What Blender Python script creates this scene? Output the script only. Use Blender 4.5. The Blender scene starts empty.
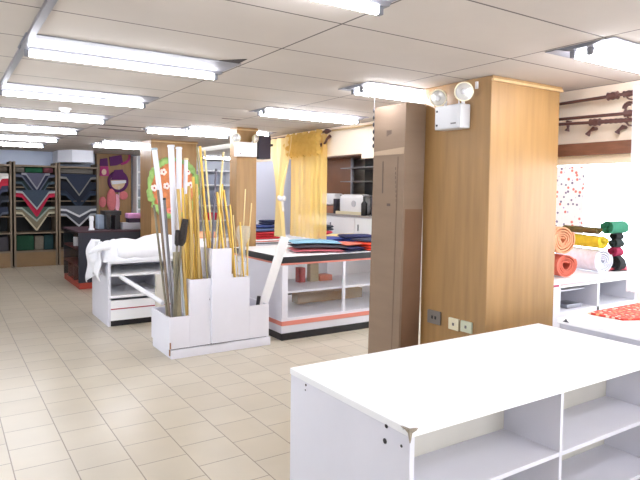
import bpy, bmesh, math, random
from mathutils import Vector, Matrix
random.seed(7)
S = bpy.context.scene
COL = S.collection
PI = math.pi

# ------------------------------------------------------------------ camera
FOC, YAW, PIT, ROL, CY, EYE = 579.02, .579463, -.045229, .0123169, 218.59, 1.6
def cam_axes():
    cy, sy, cp, sp = math.cos(YAW), math.sin(YAW), math.cos(PIT), math.sin(PIT)
    fw = Vector((sy*cp, cy*cp, sp)); rt = Vector((cy, -sy, 0)); up = rt.cross(fw)
    r2 = rt*math.cos(ROL) + up*math.sin(ROL); u2 = r2.cross(fw)
    return r2, u2, fw
R2, U2, FW = cam_axes()
def at(px, py, X=None, Y=None, Z=None):
    "a point of the place seen at that spot of the photograph, on a plane of the room"
    d = (px-320)/FOC*R2 - (py-CY)/FOC*U2 + FW
    o = Vector((0, 0, EYE))
    if X is not None: t = (X-o.x)/d.x
    elif Y is not None: t = (Y-o.y)/d.y
    else: t = (Z-o.z)/d.z
    return o + t*d
cd = bpy.data.cameras.new('camera'); cam = bpy.data.objects.new('camera', cd); COL.objects.link(cam)
M4 = Matrix.Identity(4)
for i in range(3):
    M4[i][0], M4[i][1], M4[i][2] = R2[i], U2[i], -FW[i]
M4[0][3], M4[1][3], M4[2][3] = 0, 0, EYE
cam.matrix_world = M4
cd.sensor_width = 36; cd.sensor_fit = 'HORIZONTAL'; cd.lens = FOC*36/640
cd.shift_y = -(240-CY)/640; cd.clip_start = .02
S.camera = cam

# ------------------------------------------------------------------ materials
def srgb(r, g, b):
    f = lambda c: (c/255/12.92) if c/255 <= .04045 else ((c/255+.055)/1.055)**2.4
    return (f(r), f(g), f(b), 1)
MATS = {}
def mat(name, rgb, rough=.6, metal=0, noise=0, nscale=8, bump=0, stretch=None, spec=None, coat=0):
    if name in MATS: return MATS[name]
    m = bpy.data.materials.new(name); m.use_nodes = True; nt = m.node_tree; b = nt.nodes['Principled BSDF']
    c = srgb(*rgb); b.inputs['Base Color'].default_value = c
    b.inputs['Roughness'].default_value = rough; b.inputs['Metallic'].default_value = metal
    if spec is not None: b.inputs['Specular IOR Level'].default_value = spec
    if coat: b.inputs['Coat Weight'].default_value = coat
    if noise or bump:
        tc = nt.nodes.new('ShaderNodeTexCoord'); mp = nt.nodes.new('ShaderNodeMapping')
        nt.links.new(tc.outputs['Object'], mp.inputs[0])
        if stretch: mp.inputs['Scale'].default_value = stretch
        n = nt.nodes.new('ShaderNodeTexNoise'); n.inputs['Scale'].default_value = nscale; n.inputs['Detail'].default_value = 5
        nt.links.new(mp.outputs[0], n.inputs['Vector'])
        if noise:
            r = nt.nodes.new('ShaderNodeMapRange')
            r.inputs[1].default_value = .25; r.inputs[2].default_value = .75
            r.inputs[3].default_value = 1-noise; r.inputs[4].default_value = 1+noise*.6
            nt.links.new(n.outputs['Fac'], r.inputs[0])
            v = nt.nodes.new('ShaderNodeVectorMath'); v.operation = 'SCALE'; v.inputs[0].default_value = c[:3]
            nt.links.new(r.outputs[0], v.inputs['Scale']); nt.links.new(v.outputs[0], b.inputs['Base Color'])
        if bump:
            bp = nt.nodes.new('ShaderNodeBump'); bp.inputs['Strength'].default_value = bump; bp.inputs['Distance'].default_value = .01
            nt.links.new(n.outputs['Fac'], bp.inputs['Height']); nt.links.new(bp.outputs[0], b.inputs['Normal'])
    MATS[name] = m
    return m
def emis(name, rgb, strength):
    m = bpy.data.materials.new(name); m.use_nodes = True; b = m.node_tree.nodes['Principled BSDF']
    b.inputs['Base Color'].default_value = (.8, .8, .8, 1)
    b.inputs['Emission Color'].default_value = srgb(*rgb); b.inputs['Emission Strength'].default_value = strength
    return m
def brick_mat(name, c1, c2, mortar, bw, rh, ms, ox, oy, offset, swap, rough, coarse=.0, smooth=.1, bump=0.0):
    m = bpy.data.materials.new(name); m.use_nodes = True; nt = m.node_tree; b = nt.nodes['Principled BSDF']
    g = nt.nodes.new('ShaderNodeNewGeometry'); sp = nt.nodes.new('ShaderNodeSeparateXYZ'); cb = nt.nodes.new('ShaderNodeCombineXYZ')
    nt.links.new(g.outputs['Position'], sp.inputs[0])
    ax = nt.nodes.new('ShaderNodeMath'); ax.operation = 'SUBTRACT'; ax.inputs[1].default_value = ox
    ay = nt.nodes.new('ShaderNodeMath'); ay.operation = 'SUBTRACT'; ay.inputs[1].default_value = oy
    nt.links.new(sp.outputs[0], ax.inputs[0]); nt.links.new(sp.outputs[1], ay.inputs[0])
    nt.links.new(ax.outputs[0], cb.inputs[1 if swap else 0]); nt.links.new(ay.outputs[0], cb.inputs[0 if swap else 1])
    br = nt.nodes.new('ShaderNodeTexBrick')
    for k, v in (('Scale', 1), ('Brick Width', bw), ('Row Height', rh), ('Mortar Size', ms), ('Mortar Smooth', smooth), ('Bias', 0)):
        br.inputs[k].default_value = v
    br.offset = offset; br.offset_frequency = 2; br.squash = 1
    br.inputs['Color1'].default_value = srgb(*c1); br.inputs['Color2'].default_value = srgb(*c2); br.inputs['Mortar'].default_value = srgb(*mortar)
    nt.links.new(cb.outputs[0], br.inputs['Vector'])
    n = nt.nodes.new('ShaderNodeTexNoise'); n.inputs['Scale'].default_value = 2.2; n.inputs['Detail'].default_value = 6
    nt.links.new(g.outputs['Position'], n.inputs['Vector'])
    r = nt.nodes.new('ShaderNodeMapRange'); r.inputs[1].default_value = .3; r.inputs[2].default_value = .7
    r.inputs[3].default_value = 1-coarse; r.inputs[4].default_value = 1+coarse*.5
    nt.links.new(n.outputs['Fac'], r.inputs[0])
    v = nt.nodes.new('ShaderNodeVectorMath'); v.operation = 'SCALE'
    nt.links.new(br.outputs['Color'], v.inputs[0]); nt.links.new(r.outputs[0], v.inputs['Scale'])
    nt.links.new(v.outputs[0], b.inputs['Base Color']); b.inputs['Roughness'].default_value = rough
    if bump:
        bp = nt.nodes.new('ShaderNodeBump'); bp.inputs['Strength'].default_value = bump; bp.inputs['Distance'].default_value = .003; bp.invert = True
        nt.links.new(br.outputs['Fac'], bp.inputs['Height']); nt.links.new(bp.outputs[0], b.inputs['Normal'])
    return m
def clear_mat(name, rgb, opacity, rough=.1, translucent=False):
    m = bpy.data.materials.new(name); m.use_nodes = True; nt = m.node_tree
    nt.nodes.remove(nt.nodes['Principled BSDF']); out = nt.nodes['Material Output']
    mx = nt.nodes.new('ShaderNodeMixShader'); mx.inputs[0].default_value = opacity
    tr = nt.nodes.new('ShaderNodeBsdfTransparent'); nt.links.new(tr.outputs[0], mx.inputs[1])
    if translucent:
        a = nt.nodes.new('ShaderNodeBsdfDiffuse'); t = nt.nodes.new('ShaderNodeBsdfTranslucent'); m2 = nt.nodes.new('ShaderNodeMixShader')
        a.inputs[0].default_value = srgb(*rgb); t.inputs[0].default_value = srgb(*rgb); m2.inputs[0].default_value = .5
        nt.links.new(a.outputs[0], m2.inputs[1]); nt.links.new(t.outputs[0], m2.inputs[2]); nt.links.new(m2.outputs[0], mx.inputs[2])
    else:
        a = nt.nodes.new('ShaderNodeBsdfGlossy'); a.inputs[0].default_value = srgb(*rgb); a.inputs['Roughness'].default_value = rough
        nt.links.new(a.outputs[0], mx.inputs[2])
    nt.links.new(mx.outputs[0], out.inputs[0])
    return m
def dots_mat(name, base, cols, scale, size, yz=True):
    "cloth printed with scattered coloured dots"
    m = bpy.data.materials.new(name); m.use_nodes = True; nt = m.node_tree; b = nt.nodes['Principled BSDF']
    tc = nt.nodes.new('ShaderNodeTexCoord'); v = nt.nodes.new('ShaderNodeTexVoronoi'); v.inputs['Scale'].default_value = scale
    v.inputs['Randomness'].default_value = .55
    nt.links.new(tc.outputs['Object'], v.inputs['Vector'])
    lt = nt.nodes.new('ShaderNodeMath'); lt.operation = 'LESS_THAN'; lt.inputs[1].default_value = size
    nt.links.new(v.outputs['Distance'], lt.inputs[0])
    sp = nt.nodes.new('ShaderNodeSeparateColor'); nt.links.new(v.outputs['Color'], sp.inputs[0])
    cr = nt.nodes.new('ShaderNodeValToRGB'); cr.color_ramp.interpolation = 'CONSTANT'
    el = cr.color_ramp.elements
    while len(el) > 1: el.remove(el[-1])
    el[0].position = 0; el[0].color = srgb(*cols[0])
    for i, c in enumerate(cols[1:], 1):
        e = el.new(i/len(cols)); e.color = srgb(*c)
    nt.links.new(sp.outputs[0], cr.inputs[0])
    mx = nt.nodes.new('ShaderNodeMix'); mx.data_type = 'RGBA'
    nt.links.new(lt.outputs[0], mx.inputs[0]); mx.inputs[6].default_value = srgb(*base); nt.links.new(cr.outputs[0], mx.inputs[7])
    nt.links.new(mx.outputs[2], b.inputs['Base Color']); b.inputs['Roughness'].default_value = .85
    return m

WHITE = mat('white_laminate', (248, 248, 250), .35, noise=.02, nscale=3)
WHITE2 = mat('white_worn_paint', (228, 227, 236), .5, noise=.05, nscale=2.5)
BACKP = mat('beige_back_panel', (204, 198, 188), .55, noise=.05, nscale=4)
WOOD = mat('plywood_panel', (164, 126, 78), .42, noise=.2, nscale=3, stretch=(6, 6, .5))
WOODL = mat('light_wood_trim', (208, 176, 128), .5, noise=.12, nscale=4, stretch=(5, 5, 1))
WOODD = mat('dark_wood', (128, 84, 62), .5, noise=.25, nscale=4, stretch=(2, 2, 10))
CARD = mat('brown_cardboard', (140, 118, 98), .85, noise=.1, nscale=2, stretch=(1, 1, 5))
TAPE = mat('packing_tape', (176, 150, 122), .4)
BLACK = mat('black_paint', (28, 26, 30), .4)
DARK = mat('dark_grey_plastic', (50, 47, 55), .5)
METAL = mat('grey_metal', (150, 150, 158), .35, metal=.8)
BRONZE = mat('bronze_rod', (96, 66, 62), .35, metal=.3)
GOLD = mat('gold_rod', (214, 176, 84), .32, metal=.45)
GOLDP = mat('pale_gold_rod', (226, 206, 150), .4, metal=.2)
OLIVE = mat('olive_grey_pole', (120, 112, 92), .5, noise=.25, nscale=10)
GREY = mat('grey_pole', (110, 106, 108), .5)
SALMON = mat('salmon_stripe', (222, 136, 120), .5)
RED = mat('dark_red_laminate', (84, 26, 30), .45)
REDL = mat('red_plinth', (168, 62, 44), .5)
CREAM = mat('cream_plastic', (228, 220, 190), .4)
WALLP = mat('lavender_white_paint', (216, 218, 230), .8, noise=.02, nscale=1)
WALLW = mat('white_paint', (240, 236, 230), .8)
WALLB = mat('pale_blue_paint', (206, 216, 234), .8, noise=.02, nscale=1)
GLASS = clear_mat('clear_glass', (255, 255, 255), .07, .02)
TUBE = emis('fluorescent_tube', (244, 246, 255), 64)
HOUS = mat('white_light_housing', (238, 238, 242), .4)
BATTEN = mat('grey_white_batten', (120, 120, 126), .5)
def cloth(rgb): return mat('cloth_%d_%d_%d' % rgb, rgb, .9, noise=.12, nscale=30)

# ------------------------------------------------------------------ builders
class MB:
    def __init__(s): s.bm = bmesh.new()
    def box(s, x0, y0, z0, x1, y1, z1, bevel=0, seg=2):
        if x1 < x0: x0, x1 = x1, x0
        if y1 < y0: y0, y1 = y1, y0
        if z1 < z0: z0, z1 = z1, z0
        r = bmesh.ops.create_cube(s.bm, size=1); vs = r['verts']
        for v in vs: v.co = Vector(((x0+x1)/2+v.co.x*(x1-x0), (y0+y1)/2+v.co.y*(y1-y0), (z0+z1)/2+v.co.z*(z1-z0)))
        if bevel:
            es = list({e for v in vs for e in v.link_edges})
            bmesh.ops.bevel(s.bm, geom=es, offset=bevel, segments=seg, affect='EDGES', profile=.5)
        return s
    def beam(s, a, b, w, h, up=Vector((0, 0, 1))):
        "rectangular bar from a to b"
        a, b = Vector(a), Vector(b); d = (b-a).normalized(); sd = d.cross(up)
        if sd.length < 1e-4: sd = d.cross(Vector((1, 0, 0)))
        sd.normalize(); u = sd.cross(d)
        q = [s.bm.verts.new(p+sd*i*w/2+u*j*h/2) for p in (a, b) for i, j in ((-1, -1), (1, -1), (1, 1), (-1, 1))]
        for f in ((0, 1, 2, 3), (7, 6, 5, 4), (0, 4, 5, 1), (1, 5, 6, 2), (2, 6, 7, 3), (3, 7, 4, 0)): s.bm.faces.new([q[i] for i in f])
        return s
    def tube(s, pts, r, n=10, caps=True):
        pts = [Vector(p) for p in pts]; rs = r if isinstance(r, (list, tuple)) else [r]*len(pts)
        rings = []
        ref = None
        for i, p in enumerate(pts):
            d = (pts[min(i+1, len(pts)-1)]-pts[max(i-1, 0)]).normalized()
            if ref is None: ref = Vector((0, 0, 1)) if abs(d.z) < .9 else Vector((1, 0, 0))
            u = d.cross(ref).normalized(); w = d.cross(u).normalized(); ref = -w if False else u.cross(d)
            rings.append([s.bm.verts.new(p+(u*math.cos(2*PI*k/n)+w*math.sin(2*PI*k/n))*rs[i]) for k in range(n)])
        for a, b in zip(rings, rings[1:]):
            for k in range(n): s.bm.faces.new((a[k], a[(k+1) % n], b[(k+1) % n], b[k]))
        if caps: s.bm.faces.new(rings[0][::-1]); s.bm.faces.new(rings[-1])
        return s
    def ball(s, c, r, sc=(1, 1, 1), u=16, v=10):
        q = bmesh.ops.create_uvsphere(s.bm, u_segments=u, v_segments=v, radius=1)
        for x in q['verts']: x.co = Vector(c)+Vector((x.co.x*r*sc[0], x.co.y*r*sc[1], x.co.z*r*sc[2]))
        return s
    def prism(s, pts, ext):
        "polygon (3D points) extruded by the vector ext"
        a = [s.bm.verts.new(Vector(p)) for p in pts]; b = [s.bm.verts.new(Vector(p)+Vector(ext)) for p in pts]
        s.bm.faces.new(a[::-1]); s.bm.faces.new(b)
        for i in range(len(a)): j = (i+1) % len(a); s.bm.faces.new((a[i], a[j], b[j], b[i]))
        return s
    def grid(s, fn, nu, nv, thick=0):
        g = [[s.bm.verts.new(Vector(fn(i/nu, j/nv))) for j in range(nv+1)] for i in range(nu+1)]
        for i in range(nu):
            for j in range(nv): s.bm.faces.new((g[i][j], g[i+1][j], g[i+1][j+1], g[i][j+1]))
        return s
ROOT = {}
def tag(o, label=None, cat=None, group=None, kind=None):
    if label: o['label'] = label
    if cat: o['category'] = cat
    if group: o['group'] = group
    if kind: o['kind'] = kind
    return o
def thing(name, loc, label, cat, group=None):
    o = bpy.data.objects.new(name, None); COL.objects.link(o); o.location = loc; o.empty_display_size = .1
    ROOT[o.name] = Vector(loc); return tag(o, label, cat, group)
def obj(name, mb, m, parent=None, loc=None, smooth=None, label=None, solid=0, sub=0):
    bm = mb.bm; bmesh.ops.recalc_face_normals(bm, faces=bm.faces)
    if parent is not None: base = ROOT[parent.name]
    else:
        if loc is None:
            xs = [v.co for v in bm.verts]
            loc = Vector(((min(v.x for v in xs)+max(v.x for v in xs))/2, (min(v.y for v in xs)+max(v.y for v in xs))/2, min(v.z for v in xs)))
        base = Vector(loc)
    for v in bm.verts: v.co -= base
    me = bpy.data.meshes.new(name); bm.to_mesh(me); bm.free(); me.materials.append(m)
    o = bpy.data.objects.new(name, me); COL.objects.link(o)
    if parent is not None: o.parent = parent
    else: o.location = base
    ROOT[o.name] = base
    if smooth: 
        for p in me.polygons: p.use_smooth = True
        me.set_sharp_from_angle(angle=math.radians(smooth if smooth is not True else 50))
    if solid:
        md = o.modifiers.new('thickness', 'SOLIDIFY'); md.thickness = solid; md.offset = 0
    if sub:
        md = o.modifiers.new('smooth', 'SUBSURF'); md.levels = sub; md.render_levels = sub
    if label: o['label'] = label
    return o
def struct(name, mb, m, **k):
    o = obj(name, mb, m, **k); o['kind'] = 'structure'; return o
def copy_tree(o, parent=None):
    c = o.copy(); COL.objects.link(c); c.parent = parent; ROOT[c.name] = ROOT[o.name]
    for ch in list(o.children): copy_tree(ch, c)
    return c
ORD = ['leftmost', 'second', 'third', 'fourth', 'fifth', 'sixth', 'seventh', 'eighth', 'ninth', 'tenth', 'eleventh', 'twelfth', 'thirteenth', 'fourteenth']

CEIL = 2.41
# ------------------------------------------------------------------ the room
FLOORM = brick_mat('beige_floor_tiles', (200, 190, 170), (194, 183, 162), (140, 128, 112), .305, .303, .0035, .32, 3.44, .38, True, .28, coarse=.07, bump=.3)
CEILM = brick_mat('ceiling_panels', (200, 191, 182), (195, 186, 178), (100, 92, 90), 1.225, .587, .006, .40, 2.31, 0, False, .8, coarse=.05)
struct('floor', MB().box(-2, -5, -.1, 6.2, 13.8, 0), FLOORM)
struct('ceiling', MB().box(-2, -5, CEIL, 4.1, 13.8, CEIL+.1), CEILM)
struct('wall_back', MB().box(-2, 13.8, 0, 6.4, 13.95, 2.6), WALLB)
wl = MB(); wl.box(-2.15, -5, 0, -2, 3.6, 2.6); wl.box(-2.15, 5.8, 0, -2, 13.8, 2.6); wl.box(-2.15, 3.6, 2.1, -2, 5.8, 2.6)
struct('wall_left', wl, WALLP)
# front wall behind the camera; unseen glazed entrance put in and widened for daylight
fw = MB(); fw.box(-2, -5.15, 0, .4, -5, 2.6); fw.box(5.9, -5.15, 0, 6.4, -5, 2.6); fw.box(.4, -5.15, 2.2, 5.9, -5, 2.6)
struct('wall_front', fw, WALLW)
w = struct('window_unseen', MB().box(.4, -5.09, .02, 5.9, -5.08, 2.2), GLASS)
fr = MB()
for x in (.4, 1.8, 3.14, 4.5, 5.84): fr.box(x, -5.12, 0, x+.06, -5.04, 2.2)
fr.box(.46, -5.12, 0, 5.84, -5.04, .06); fr.box(.46, -5.12, 2.14, 5.84, -5.04, 2.2)
struct('window_frame', fr, METAL, parent=w)
w = struct('door_1', MB().box(-2.05, 3.6, .03, -2.04, 5.8, 2.1), GLASS)
fr = MB()
for y in (3.6, 4.67, 5.74): fr.box(-2.08, y, 0, -2.01, y+.06, 2.1)
fr.box(-2.08, 3.66, 2.04, -2.01, 5.74, 2.1)
struct('door_frame', fr, METAL, parent=w)
# right side: dropped face over the window bay, bay ceiling, window wall
struct('ceiling_bay', MB().box(4.16, -5, 2.34, 6.4, 13.8, 2.5), WALLW)
sf = MB(); sf.box(4.1, -5, 2.0, 4.16, 5.4, 2.5); sf.box(4.1, 5.4, 2.06, 4.16, 8.6, 2.5)
struct('wall_upper_right', sf, mat('cream_paint', (242, 226, 204), .8))
struct('trim_1', MB().box(4.07, -5, 1.905, 4.165, 4.3, 1.998), WOODD)
struct('trim_2', MB().box(4.105, -5, 1.84, 4.15, 4.3, 1.904), mat('cream_frame', (240, 222, 192), .6))
wr = MB(); wr.box(6.2, -5, 0, 6.35, 5.9, .78); wr.box(6.2, -5, 2.22, 6.35, 5.9, 2.5); wr.box(6.2, 5.9, 0, 6.35, 13.8, 2.5)
wr.box(6.2, -5, .78, 6.35, -3.5, 2.22)
struct('wall_right', wr, WALLW)
w = struct('window_1', MB().box(6.27, -3.5, .78, 6.28, 5.9, 2.22), GLASS)
fr = MB()
for y in (-3.5, -1.9, -.3, 1.3, 2.9, 4.55, 5.84): fr.box(6.23, y, .78, 6.32, y+.06, 2.22)
fr.box(6.23, -3.5, .78, 6.32, 5.9, .84); fr.box(6.23, -3.5, 2.16, 6.32, 5.9, 2.22)
struct('window_frame', fr, HOUS, parent=w)
struct('wall_partition', MB().box(4.75, 9.9, 0, 6.2, 10.0, 2.34), WALLP)
# ceiling metal bar, the boxed duct above the shelves, the opened panel
struct('trim_3', MB().box(.385, -5, CEIL-.022, .42, 13.79, CEIL-.001), METAL)
du = MB(); a = [(2.04, 13.1), (2.25, 12.7), (2.66, 12.7), (2.66, 13.79), (2.04, 13.79)]
du.prism([(x, y, 2.16) for x, y in a], (0, 0, CEIL-.001-2.16)); struct('trim_4', du, mat('white_duct', (236, 238, 246), .5))
gap = MB(); p = [at(215, 61, Z=CEIL-.004), at(247, 59.5, Z=CEIL-.004), at(236, 65, Z=CEIL-.004)]
gap.prism([q for q in p], (0, 0, .0035)); struct('trim_5', gap, mat('dark_gap_in_ceiling', (60, 52, 50), .9))
st = MB()
for (x0, y0, x1, y1) in ((1.66, 7.55, 2.7, 7.60), (1.75, 8.0, 2.35, 8.07), (1.6, 9.3, 2.2, 9.36), (2.62, 6.0, 2.85, 6.02)):
    st.box(x0, y0, CEIL-.005, x1, y1, CEIL-.0005)
struct('trim_6', st, mat('grimy_ceiling_seam', (96, 84, 82), .9))

# ------------------------------------------------------------------ ceiling lights
def tube_light(xc, y, label, double=False, group='fluorescent ceiling lights', CEIL=CEIL):
    t = thing('ceiling_light', (xc, y, CEIL), label, 'ceiling light', group)
    h = MB(); hw = .12 if double else .035
    z = CEIL-.001
    h.prism([(xc-.61, y-hw, z-.006), (xc-.61, y+hw, z-.006), (xc-.61, y+hw*.6, z-.02), (xc-.61, y-hw*.6, z-.02)], (1.22, 0, 0))
    obj('housing', h, BATTEN, t)
    obj('reflector', MB().box(xc-.612, y-(.32 if not double else .2), CEIL-.0062, xc+.612, y+(.06 if not double else .2), CEIL-.001), mat('pale_grey_reflector', (132, 132, 138), .6), t)
    for dy in ((-.05, .05) if double else (0,)):
        obj('tube', MB().tube([(xc-.56, y+dy, z-.042), (xc+.56, y+dy, z-.042)], .0155, 12), TUBE, t, smooth=True)
        for s in (-1, 1):
            obj('lamp_holder', MB().box(xc+s*.56, y+dy-.015, z-.058, xc+s*.585, y+dy+.015, z-.02, .003), BATTEN, t)
    return t
ys = [(.2, 'over the left aisle, beside and above the camera'), (1.95, 'at the top edge of the photo, nearest in view'), (3.70, 'second nearest of the left aisle row, full length in view'), (5.35, 'third of the left aisle row, touching the left edge'), (6.9, 'fourth of the left aisle row, beyond the smoke detector'), (8.5, 'fifth of the left aisle row, beside dark seams'), (10.1, 'sixth of the left aisle row'), (11.6, 'last of the left row, closest to the blue wall')]
for y, d in ys: tube_light(.99, y, 'white fluorescent tube light '+d)
ys = [(-1.6, 'over the floor behind the camera, right of the aisle'), (.2, 'above the white shelf counter, out of view'), (1.88, 'right of the big column, cut by the right edge'), (3.55, 'just above and behind the tall cardboard carton'), (5.12, 'above the glazed display case and yellow curtain'), (7.16, 'above the small pillar with the white emergency box'), (7.62, 'in front of the column with the flower wreath'), (10.1, 'small bright one left of the top of the wreath column'), (10.8, 'far one above the purple wall hangings')]
for y, d in ys: tube_light(3.48 if y < 3 else 3.22 if y < 7.4 else 2.83, y, ('twin' if y < 7.4 else 'single')+' fluorescent light '+d, y < 7.4)
for y in (-1.6, -3.4): tube_light(1.02, y, 'single fluorescent tube light over the entrance, out behind the camera')
tube_light(5.2, 9.1, 'added fill tube light in the window bay, hidden behind the yellow curtains', CEIL=2.34)  # added out-of-sight lamp that lightens the dim niche and partition
tube_light(4.85, 6.9, 'added fill tube light in the window bay, over the teal fabrics', CEIL=2.34)  # another added lamp behind the dropped face, lifts the bay
tube_light(5.2, 11.6, 'added fill tube light far back over the white bookcases', CEIL=2.34)  # added lamp to brighten the far end around the bookcases
t = thing('smoke_detector', (*at(65, 108, Z=CEIL)[:2], CEIL), 'small white smoke detector on the ceiling between two left aisle tubes', 'smoke detector')
p = ROOT[t.name]
obj('base', MB().tube([p-Vector((0, 0, .001)), p-Vector((0, 0, .02))], [.06, .058], 20), HOUS, t, smooth=40)
obj('sensor_dome', MB().tube([p-Vector((0, 0, .0205)), p-Vector((0, 0, .045)), p-Vector((0, 0, .055))], [.045, .04, .02], 20), HOUS, t, smooth=40)

# ------------------------------------------------------------------ columns
def column(x0, y0, x1, y1, label, trim=True):
    t = thing('square_column', ((x0+x1)/2, (y0+y1)/2, 0), label, 'column')
    obj('panel_cladding', MB().box(x0, y0, 0, x1, y1, CEIL-.001, .004, 1), WOOD, t)
    if trim:
        m = MB(); k = .018; zz = CEIL-.045
        m.box(x0-.002, y0-k, zz+.008, x1+k, y0-.001, zz+.024); m.box(x1+.001, y0-.001, zz+.008, x1+k, y1, zz+.024)
        obj('crown_strip', m, WOODL, t); obj('crown_board', MB().box(x0-.001, y0-.012, zz+.0245, x1+.012, y0-.001, CEIL-.002), WOOD, t)
    m = MB(); m.box(x0-.012, y0-.012, 0, x0-.001, y1+.012, .09); m.box(x0-.012, y0-.012, 0, x1+.012, y0-.001, .09)
    obj('base_strip', m, WOODD, t)
    return t
column(3.14, 2.69, 3.90, 3.34, 'big wooden column in the foreground, right of the tall carton')
column(2.8, 9.2, 3.56, 9.8, 'wooden column behind the rod stand with a flower wreath on its front')
column(2.92, 13.6, 3.68, 13.79, 'farthest wooden column, with purple and pink dolls hung on it', trim=False)
column(3.13, 6.72, 3.41, 6.93, 'slim wooden pillar carrying a white emergency box, left of the yellow curtain')

# emergency light on the foreground column
def lamp_head(t, c, aim, r):
    aim = Vector(aim).normalized(); c = Vector(c)
    h = obj('lamp_head', MB().tube([c-aim*r*.75, c-aim*r*.45, c, c+aim*.012], [r*.35, r*.8, r, r*1.02], 24), CREAM, t, smooth=50)
    obj('lens', MB().tube([c+aim*.0125, c+aim*.02], [r*.88, r*.7], 24), mat('silver_reflector', (222, 220, 215), .25, metal=.5), h, smooth=40)
    obj('bulb', MB().ball(c+aim*.024, r*.3), HOUS, h, smooth=True)
t = thing('emergency_light', (3.14, 3.0, 2.06), 'white emergency light box with two round lamps on the big foreground column', 'emergency light')
E0 = -.112
EBX = mat('pale_grey_metal_box', (206, 206, 208), .4)
obj('housing', MB().box(3.04, 2.985+E0, 2.065, 3.139, 3.235+E0, 2.235, .005), EBX, t)
obj('front_cover', MB().box(3.034, 2.995+E0, 2.075, 3.0395, 3.225+E0, 2.225, .001, 1), EBX, t)
obj('indicator', MB().box(3.03, 3.20+E0, 2.19, 3.0338, 3.212+E0, 2.205), DARK, t); obj('indicator', MB().box(3.03, 3.20+E0, 2.09, 3.0338, 3.214+E0, 2.103), DARK, t)
obj('rating_plate', MB().box(3.032, 3.02+E0, 2.095, 3.0338, 3.07+E0, 2.105), GREY, t)
lamp_head(t, (3.04, 3.20+E0, 2.298), (-.8, -.45, -.25), .062); lamp_head(t, (3.035, 2.955+E0, 2.308), (-.6, -.75, -.1), .066)
for y in (3.17+E0, 3.0+E0): obj('swivel_bracket', MB().tube([(3.08, y, 2.2355), (3.08, y, 2.275)], .012), HOUS, t, smooth=40)
obj('cable', MB().tube([(3.125, 3.08+E0, 2.2355), (3.128, 3.09+E0, 2.3), (3.128, 3.06+E0, 2.35), (3.128, 3.065+E0, 2.40)], .005, 6), HOUS, t, smooth=True)
def small_hook(p, label):
    t = tag(obj('wire_clip', MB().box(p.x-.012, p.y-.012, p.z, p.x-.0005, p.y+.012, p.z+.05, .002, 1), HOUS), label, 'clip')
small_hook(Vector((3.122, 2.80, 2.33)), 'small white clip at the top of the big column, right of the lamps')
def socket(px0, py0, px1, py1, m, label, kind, dark):
    a = at(px0, (py0+py1)/2, X=3.13); b = at(px1, (py0+py1)/2, X=3.13); zt = at(px0, py0, X=3.13).z; zb = at(px0, py1, X=3.13).z
    t = thing(kind, (3.14, (a.y+b.y)/2, zb), label, 'socket' if kind != 'wall_switch' else 'switch')
    obj('plate', MB().box(3.122, b.y, zb, 3.139, a.y, zt, .003), m, t)
    ym = (a.y+b.y)/2; zm = (zb+zt)/2
    if dark:
        for dy in (-.022, .012): obj('slot', MB().box(3.1185, ym+dy-.008, zm-.012, 3.1218, ym+dy+.008, zm+.012), BLACK, t)
    else: obj('button', MB().box(3.1185, ym-.008, zm-.01, 3.1218, ym+.008, zm+.01), GREY, t)
socket(428, 309, 440.5, 322, mat('grey_socket', (120, 112, 104), .5), 'grey surface socket with two dark holes low on the big column', 'wall_socket', True)
socket(449, 317, 459, 328.5, CREAM, 'cream switch plate next to the grey socket on the big column', 'wall_switch', False)
socket(461, 320, 472, 331, mat('pale_green_plate', (200, 204, 180), .4), 'pale blank plate, rightmost of the three low on the column', 'wall_switch', False)

# ------------------------------------------------------------------ tall carton
t = thing('cardboard_carton', (3.0, 3.5, 0), 'tall narrow brown cardboard carton standing against the big wooden column', 'carton')
y0, y1, x0, x1 = 3.36, 3.735, 2.93, 3.134
m = MB()
m.prism([(x0, y0, 0), (x1, y0, 0), (x1, y1, 0), (x0, y1, 0)], (0, -.045, 2.27)); obj('box_body', m, CARD, t)
m = MB(); m.prism([(x0, y0-.046, 2.271), (x1, y0-.046, 2.271), (x1, y1-.044, 2.271), (x0, y1-.044, 2.271)], (0, 0, .012)); obj('top_flap', m, CARD, t)
m = MB(); m.prism([(x0-.0005, y0-.028, 1.9), (x0-.0005, y1-.04, 1.9), (x0-.0005, y1-.04, 1.93), (x0-.0005, y0-.035, 1.95)], (-.002, 0, 0)); obj('tape', m, TAPE, t)
m = MB(); m.prism([(x0-.0005, y0+.07, .3), (x0-.0005, y0+.078, .3), (x0-.0005, y0+.04, 1.88), (x0-.0005, y0+.032, 1.88)], (-.0015, 0, 0)); obj('tape', m, mat('dark_print', (118, 96, 80), .8), t)
m = MB()
for k in range(5): m.box(x0-.002, y0+.12+k*.012, 2.06-k*.004, x0-.0006, y0+.127+k*.012, 2.09)
for k in range(9): m.box(x0-.002, y0+.045+.002*k, 1.5+k*.035, x0-.0006, y0+.05+.002*k, 1.52+k*.035)
m.box(x0-.002, y0+.21, 1.6, x0-.0006, y0+.22, 1.85); m.box(x0-.002, y0+.12, 1.5, x0-.0006, y0+.16, 1.52)
obj('print', m, mat('carton_print', (96, 80, 72), .8), t)
obj('side_patch', MB().prism([(x0+.02, y0-.0305, 1.48), (x1-.005, y0-.0305, 1.48), (x1-.005, y0-.002, .03), (x0+.02, y0-.002, .03)], (0, -.002, 0)), mat('dark_cardboard', (128, 96, 72), .85, noise=.15, nscale=3), t)

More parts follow.
